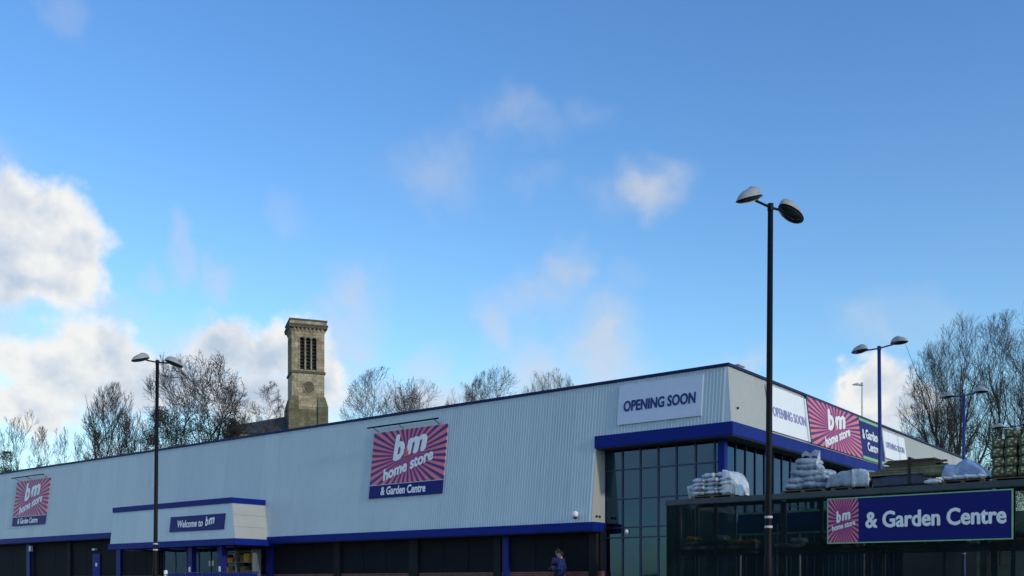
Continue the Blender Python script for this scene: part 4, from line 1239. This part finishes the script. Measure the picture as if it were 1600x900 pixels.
plant('broadb', 'bare upright tree in front of the broad bare tree, leaning to the lamp post', 212, 628, 86, G1, rz=2, seed=15, H=16, W=4.2, r0=.2, trunk=.2, counts=(11, 7, 5, 3), up=.14, wob=.14, spread=.6, rmin=.014, stems=2)
plant('big', 'tallest bare tree with heavy crooked limbs behind the far lamp post', 316, 543, 86, G1, seed=8, H=20, W=8.4, r0=.46, trunk=.26, counts=(17, 11, 7, 3), up=.06, wob=.19, spread=.85, rmin=.018, thick=.62)
plant('bigb', 'bare tree with rounded crown right above the far lamp post', 272, 550, 89, G1, seed=21, H=20, W=6.4, r0=.32, trunk=.25, counts=(13, 9, 6, 3), up=.08, wob=.17, spread=.75, rmin=.017, stems=2, thick=.6)
plant('small', 'small bare tree with a flat spreading top near the church tower', 392, 590, 88, G1, rz=1, lean=R(3), seed=31, H=18, W=4.8, r0=.2, trunk=.55, counts=(13, 9, 6, 4), up=.03, wob=.24, spread=.95, rmin=.013, top=.84)
plant('roofa', 'bare tree with open fan crown next to the church tower', 600, 572, 112, G2, seed=41, H=25, W=10.5, r0=.42, trunk=.5, counts=(14, 9, 6, 3), up=.07, wob=.15, spread=.8, rmin=.015)
plant('roofb', 'bare rounded tree beside the fan-crowned tree behind the roof', 652, 588, 116, G2, seed=47, H=25, W=9.4, r0=.38, trunk=.5, counts=(14, 9, 6, 3), up=.08, wob=.15, spread=.8, rmin=.015)
plant('roofa', 'fainter small bare tree tip between the roof trees', 722, 596, 128, G2, rz=2.1, sx=.55)
plant('roofb', 'bare tree with dark stem above the middle of the roof', 776, 569, 118, G2, rz=1.1, sx=.95)
plant('roofa', 'bare tree crown just left of the last roof tree', 838, 578, 120, G2, rz=3.3, sx=.55)
plant('roofb', 'last bare tree crown above the roof before the white capital-letter panel', 868, 573, 118, G2, rz=4.4, sx=.7)
# big trees by the yard
plant('yarda', 'tall many-stemmed bare tree behind the second blue lamp post', 1508, 484, 78, G3, seed=71, H=24, W=9.4, r0=.34, trunk=.22, counts=(13, 8, 5, 3), up=.10, wob=.15, spread=.68, rmin=.011, stems=2, thick=.6)
plant('yardb', 'tall bare tree over the netted logs', 1568, 480, 82, G3, seed=77, H=24, W=8.8, r0=.34, trunk=.24, counts=(13, 8, 5, 3), up=.10, wob=.15, spread=.68, rmin=.011, stems=2, thick=.6)
plant('yarda', 'bare tree at the picture edge over the netted logs', 1630, 496, 86, G3, rz=2.2)
plant('yardb', 'bare tree leaning out over the end of the side wall', 1462, 530, 90, G3, rz=1.2, lean=R(-3), sx=.9)
plant('low', 'low spreading bare tree over the side wall roofline', 1456, 600, 76, G3, seed=83, H=15, W=7.5, r0=.2, trunk=.25, counts=(12, 8, 6, 4), up=.05, wob=.2, spread=.85, rmin=.011)


def evergreen(label, px, ptop, depth, w, h, kind, name='evergreen_bush', n=20000, m='evergreen', low=None):
    """leafy mass: thousands of small leaf faces in uneven clumps round a stem"""
    top = pix(px, ptop, depth); zb = ground_h(top.x, top.y); H = top.z - zb; rng = np.random.default_rng(int(px * 7 + ptop))
    t = thing(name, label, 'bush' if 'bush' in name else 'tree', (top.x, top.y, zb))
    nc = 46; z0 = H - h
    cz = rng.uniform(0, 1, nc); prof = (1 - cz) ** .8 if kind == 'cone' else np.sqrt(np.clip(1 - (cz * 1.0) ** 2.2, 0, 1)) * .95 + .05
    an = rng.uniform(0, 6.28, nc); rr = np.sqrt(rng.uniform(0.1, 1, nc)) * prof * w / 2
    cen = np.stack([np.cos(an) * rr, np.sin(an) * rr, z0 + cz * h * .95], 1); cr = rng.uniform(.10, .22, nc) * w * .9
    idx = rng.integers(0, nc, n); d = rng.normal(size=(n, 3)); d /= np.linalg.norm(d, axis=1, keepdims=True)
    p = cen[idx] + d * (cr[idx] * rng.uniform(.35, 1.05, n) ** .6)[:, None]; p[:, 2] = np.minimum(p[:, 2], H)
    a = rng.normal(size=(n, 3)); a /= np.linalg.norm(a, axis=1, keepdims=True); b = np.cross(a, d); b /= np.linalg.norm(b, axis=1, keepdims=True) + 1e-9
    s = rng.uniform(.028, .062, n)[:, None]
    V = np.stack([p - a * s, p + b * s * .6, p + a * s, p - b * s * .6], 1).reshape(-1, 3)
    obj('trunk', MB().tube([(0, 0, -.3), (0, 0, z0 + h * .6)], [.22, .06], 7), 'bark', t)
    obj('crown', mesh_np('crown', V, np.arange(4 * n).reshape(-1, 4)), m, t)


evergreen('dark rounded evergreen at the picture edge over the store roof', 8, 706, 84, 4.4, 6, 'round')
evergreen('small dark conical evergreen over the far roof end', 63, 711, 84, 1.9, 6, 'cone', 'conifer', 3000)
evergreen('dark ivy-green thicket right behind the far lamp post', 250, 636, 82, 5.0, 9, 'round', n=26000, m='ivy')
evergreen('low brownish thicket under the tallest bare tree', 300, 655, 82, 5.6, 8, 'round', n=20000, m='ivy')
evergreen('dark olive evergreen between the tallest bare tree and the church', 365, 643, 84, 3.8, 9, 'round', n=26000, m='ivy')
evergreen('low brownish thicket under the broad bare tree', 152, 664, 84, 3.0, 7, 'cone', n=2600, m='ivy')
evergreen('dark low thicket between the yard trees and the netted logs', 1545, 660, 70, 6.5, 8, 'round', n=22000, m='ivy')

# ------------------------------------------------------------------ people


def person(label, b, a, face, height, jacket, pose):
    """one continuous body: tapered limbs and a shaped head fused by remeshing"""
    bm = bmesh.new()
    def cap(p, q, r0, r1, n=7, sx=1.0):
        p, q = Vector(p), Vector(q); L = (q - p).length; k = max(2, int(L / (min(r0, r1) * .55)) + 1)
        for i in range(k + 1):
            f = i / k; c = p.lerp(q, f); r = r0 + (r1 - r0) * f
            bmesh.ops.create_icosphere(bm, subdivisions=2, radius=r, matrix=Matrix.Translation(c) @ Matrix.Diagonal((1, sx, 1, 1)))
    def ell(c, rx, ry, rz): bmesh.ops.create_icosphere(bm, subdivisions=3, radius=1, matrix=Matrix.Translation(c) @ Matrix.Diagonal((rx, ry, rz, 1)))
    # +x is forward, y sideways
    for s in (1, -1):
        fx = .06 * s
        cap((0, s * .09, .93), (.02 + fx, s * .10, .50), .088, .062); cap((.02 + fx, s * .10, .50), (fx - .01, s * .10, .09), .060, .040)
        cap((fx - .04, s * .10, .05), (fx + .15, s * .115, .035), .042, .036)
    ell((0, 0, .96), .125, .17, .12); ell((.0, 0, 1.10), .118, .158, .16); ell((.005, 0, 1.28), .130, .180, .17); ell((0, 0, 1.38), .105, .19, .09)
    cap((-.01, 0, 1.42), (.01, 0, 1.54), .062, .054)
    hc = Vector((.03, 0, 1.64)); ell(hc, .098, .077, .115); ell(hc + Vector((.03, 0, -.055)), .068, .058, .07)
    cap(hc + Vector((.092, 0, .0)), hc + Vector((.112, 0, -.028)), .012, .016); ell(hc + Vector((.085, 0, -.072)), .022, .026, .010); ell(hc + Vector((.07, 0, -.10)), .026, .028, .018)
    for s in (1, -1): ell(hc + Vector((-.005, s * .078, -.008)), .018, .010, .030)
    hands = []
    for s in (1, -1):
        sh = Vector((0, s * .20, 1.39))
        if pose == 'folded': el_, wr = Vector((.03, s * .27, 1.10)), Vector((.25, s * .08, 1.14 + .03 * s))
        elif s == 1: el_, wr = Vector((.02, s * .27, 1.10)), Vector((.24, s * .16, 1.08))
        else: el_, wr = Vector((-.03, s * .27, 1.10)), Vector((.02, s * .28, .86))
        cap(sh, el_, .066, .050); cap(el_, wr, .048, .034)
        d = (wr - el_).normalized(); w = d.cross(Vector((0, 0, 1)) if abs(d.z) < .8 else Vector((1, 0, 0))).normalized(); nn = w.cross(d)
        palm = wr + d * .055; cap(wr + d * .02, palm, .030, .034); hands.append(palm)
        for k, (o, l) in enumerate(((-.030, .062), (-.010, .074), (.010, .070), (.029, .056))):
            f0 = palm + w * o + d * .02; f1 = f0 + d * l * .55 - nn * .006; f2 = f1 + d * l * .4 - nn * .022; cap(f0, f1, .0095, .0088); cap(f1, f2, .0088, .0075)
        cap(palm - w * .03 - d * .02, palm - w * .058 + d * .012, .011, .0095); cap(palm - w * .058 + d * .012, palm - w * .062 + d * .04, .0095, .008)
    me = bpy.data.meshes.new('body'); bm.to_mesh(me); bm.free()
    tmp = bpy.data.objects.new('body_source', me); COL.objects.link(tmp)
    r = tmp.modifiers.new('r', 'REMESH'); r.mode = 'VOXEL'; r.voxel_size = .0085; r.use_smooth_shade = True
    sm = tmp.modifiers.new('s', 'SMOOTH'); sm.factor = .5; sm.iterations = 3
    dg = bpy.context.evaluated_depsgraph_get(); dg.update(); body = bpy.data.meshes.new_from_object(tmp.evaluated_get(dg)); bpy.data.objects.remove(tmp)
    body.materials.clear()
    for m in (jacket, 'skin', 'trousers', 'shoe', 'eye_dark', 'lip'): body.materials.append(MATS[m])
    idx = []
    for f in body.polygons:
        c = f.center; k = 0
        if c.z > 1.475: k = 1
        elif c.z < .085: k = 3
        elif c.z < .90 and abs(c.y) < .22: k = 2
        if any((c - h).length < .062 or ((c - h).length < .14 and abs(c.y - h.y) < .09 and c.x > h.x - .01 and c.z > h.z - .13) for h in hands): k = 1
        if k == 1 and c.z > 1.5:
            for s in (1, -1):
                if (c - (hc + Vector((.088, s * .032, .008)))).length < .013: k = 4
            if c.x > hc.x + .085 and abs(c.y) < .024 and abs(c.z - (hc.z - .072)) < .006: k = 5
        idx.append(k)
    body.polygons.foreach_set('material_index', idx)
    t = thing('person', label, 'person', mw=BM @ Matrix.Translation((b, a, .0)) @ Matrix.Rotation(face, 4, 'Z') @ Matrix.Scale(height / 1.755, 4))
    obj('body', body, None, t, smooth=True)
    # short hair: a cap of the skull, ragged at the hairline
    hb = bmesh.new(); bmesh.ops.create_icosphere(hb, subdivisions=4, radius=1, matrix=Matrix.Translation(hc + Vector((-.012, 0, .012))) @ Matrix.Diagonal((.104, .085, .118, 1)))
    kill = [v for v in hb.verts if (v.co.x > hc.x + .035 and v.co.z < hc.z + .062 + .012 * mnoise.noise(v.co * 60)) or v.co.z < hc.z - .05 + .02 * mnoise.noise(v.co * 50) or (v.co.x > hc.x - .02 and v.co.z < hc.z + .025)]
    bmesh.ops.delete(hb, geom=kill, context='VERTS')
    for v in hb.verts: v.co += v.normal * mnoise.noise(v.co * 45) * .006
    hm = bpy.data.meshes.new('hair'); hb.to_mesh(hm); hb.free()
    o = obj('hair', hm, 'hair', t, smooth=True); s_ = o.modifiers.new('s', 'SOLIDIFY'); s_.thickness = .012; s_.offset = -1
    obj('collar', MB().tube([(-.01, 0, 1.43), (.0, 0, 1.49)], [.088, .072], 16, False), jacket, t)


person('taller person in dark navy jacket, half hidden behind the other person', -.62, 6.36, R(70), 1.82, 'jacket_navy', 'relaxed')
person('person in blue jacket with folded forearms before the dark frontage', -1.0, 5.96, R(112), 1.70, 'jacket_blue', 'folded')
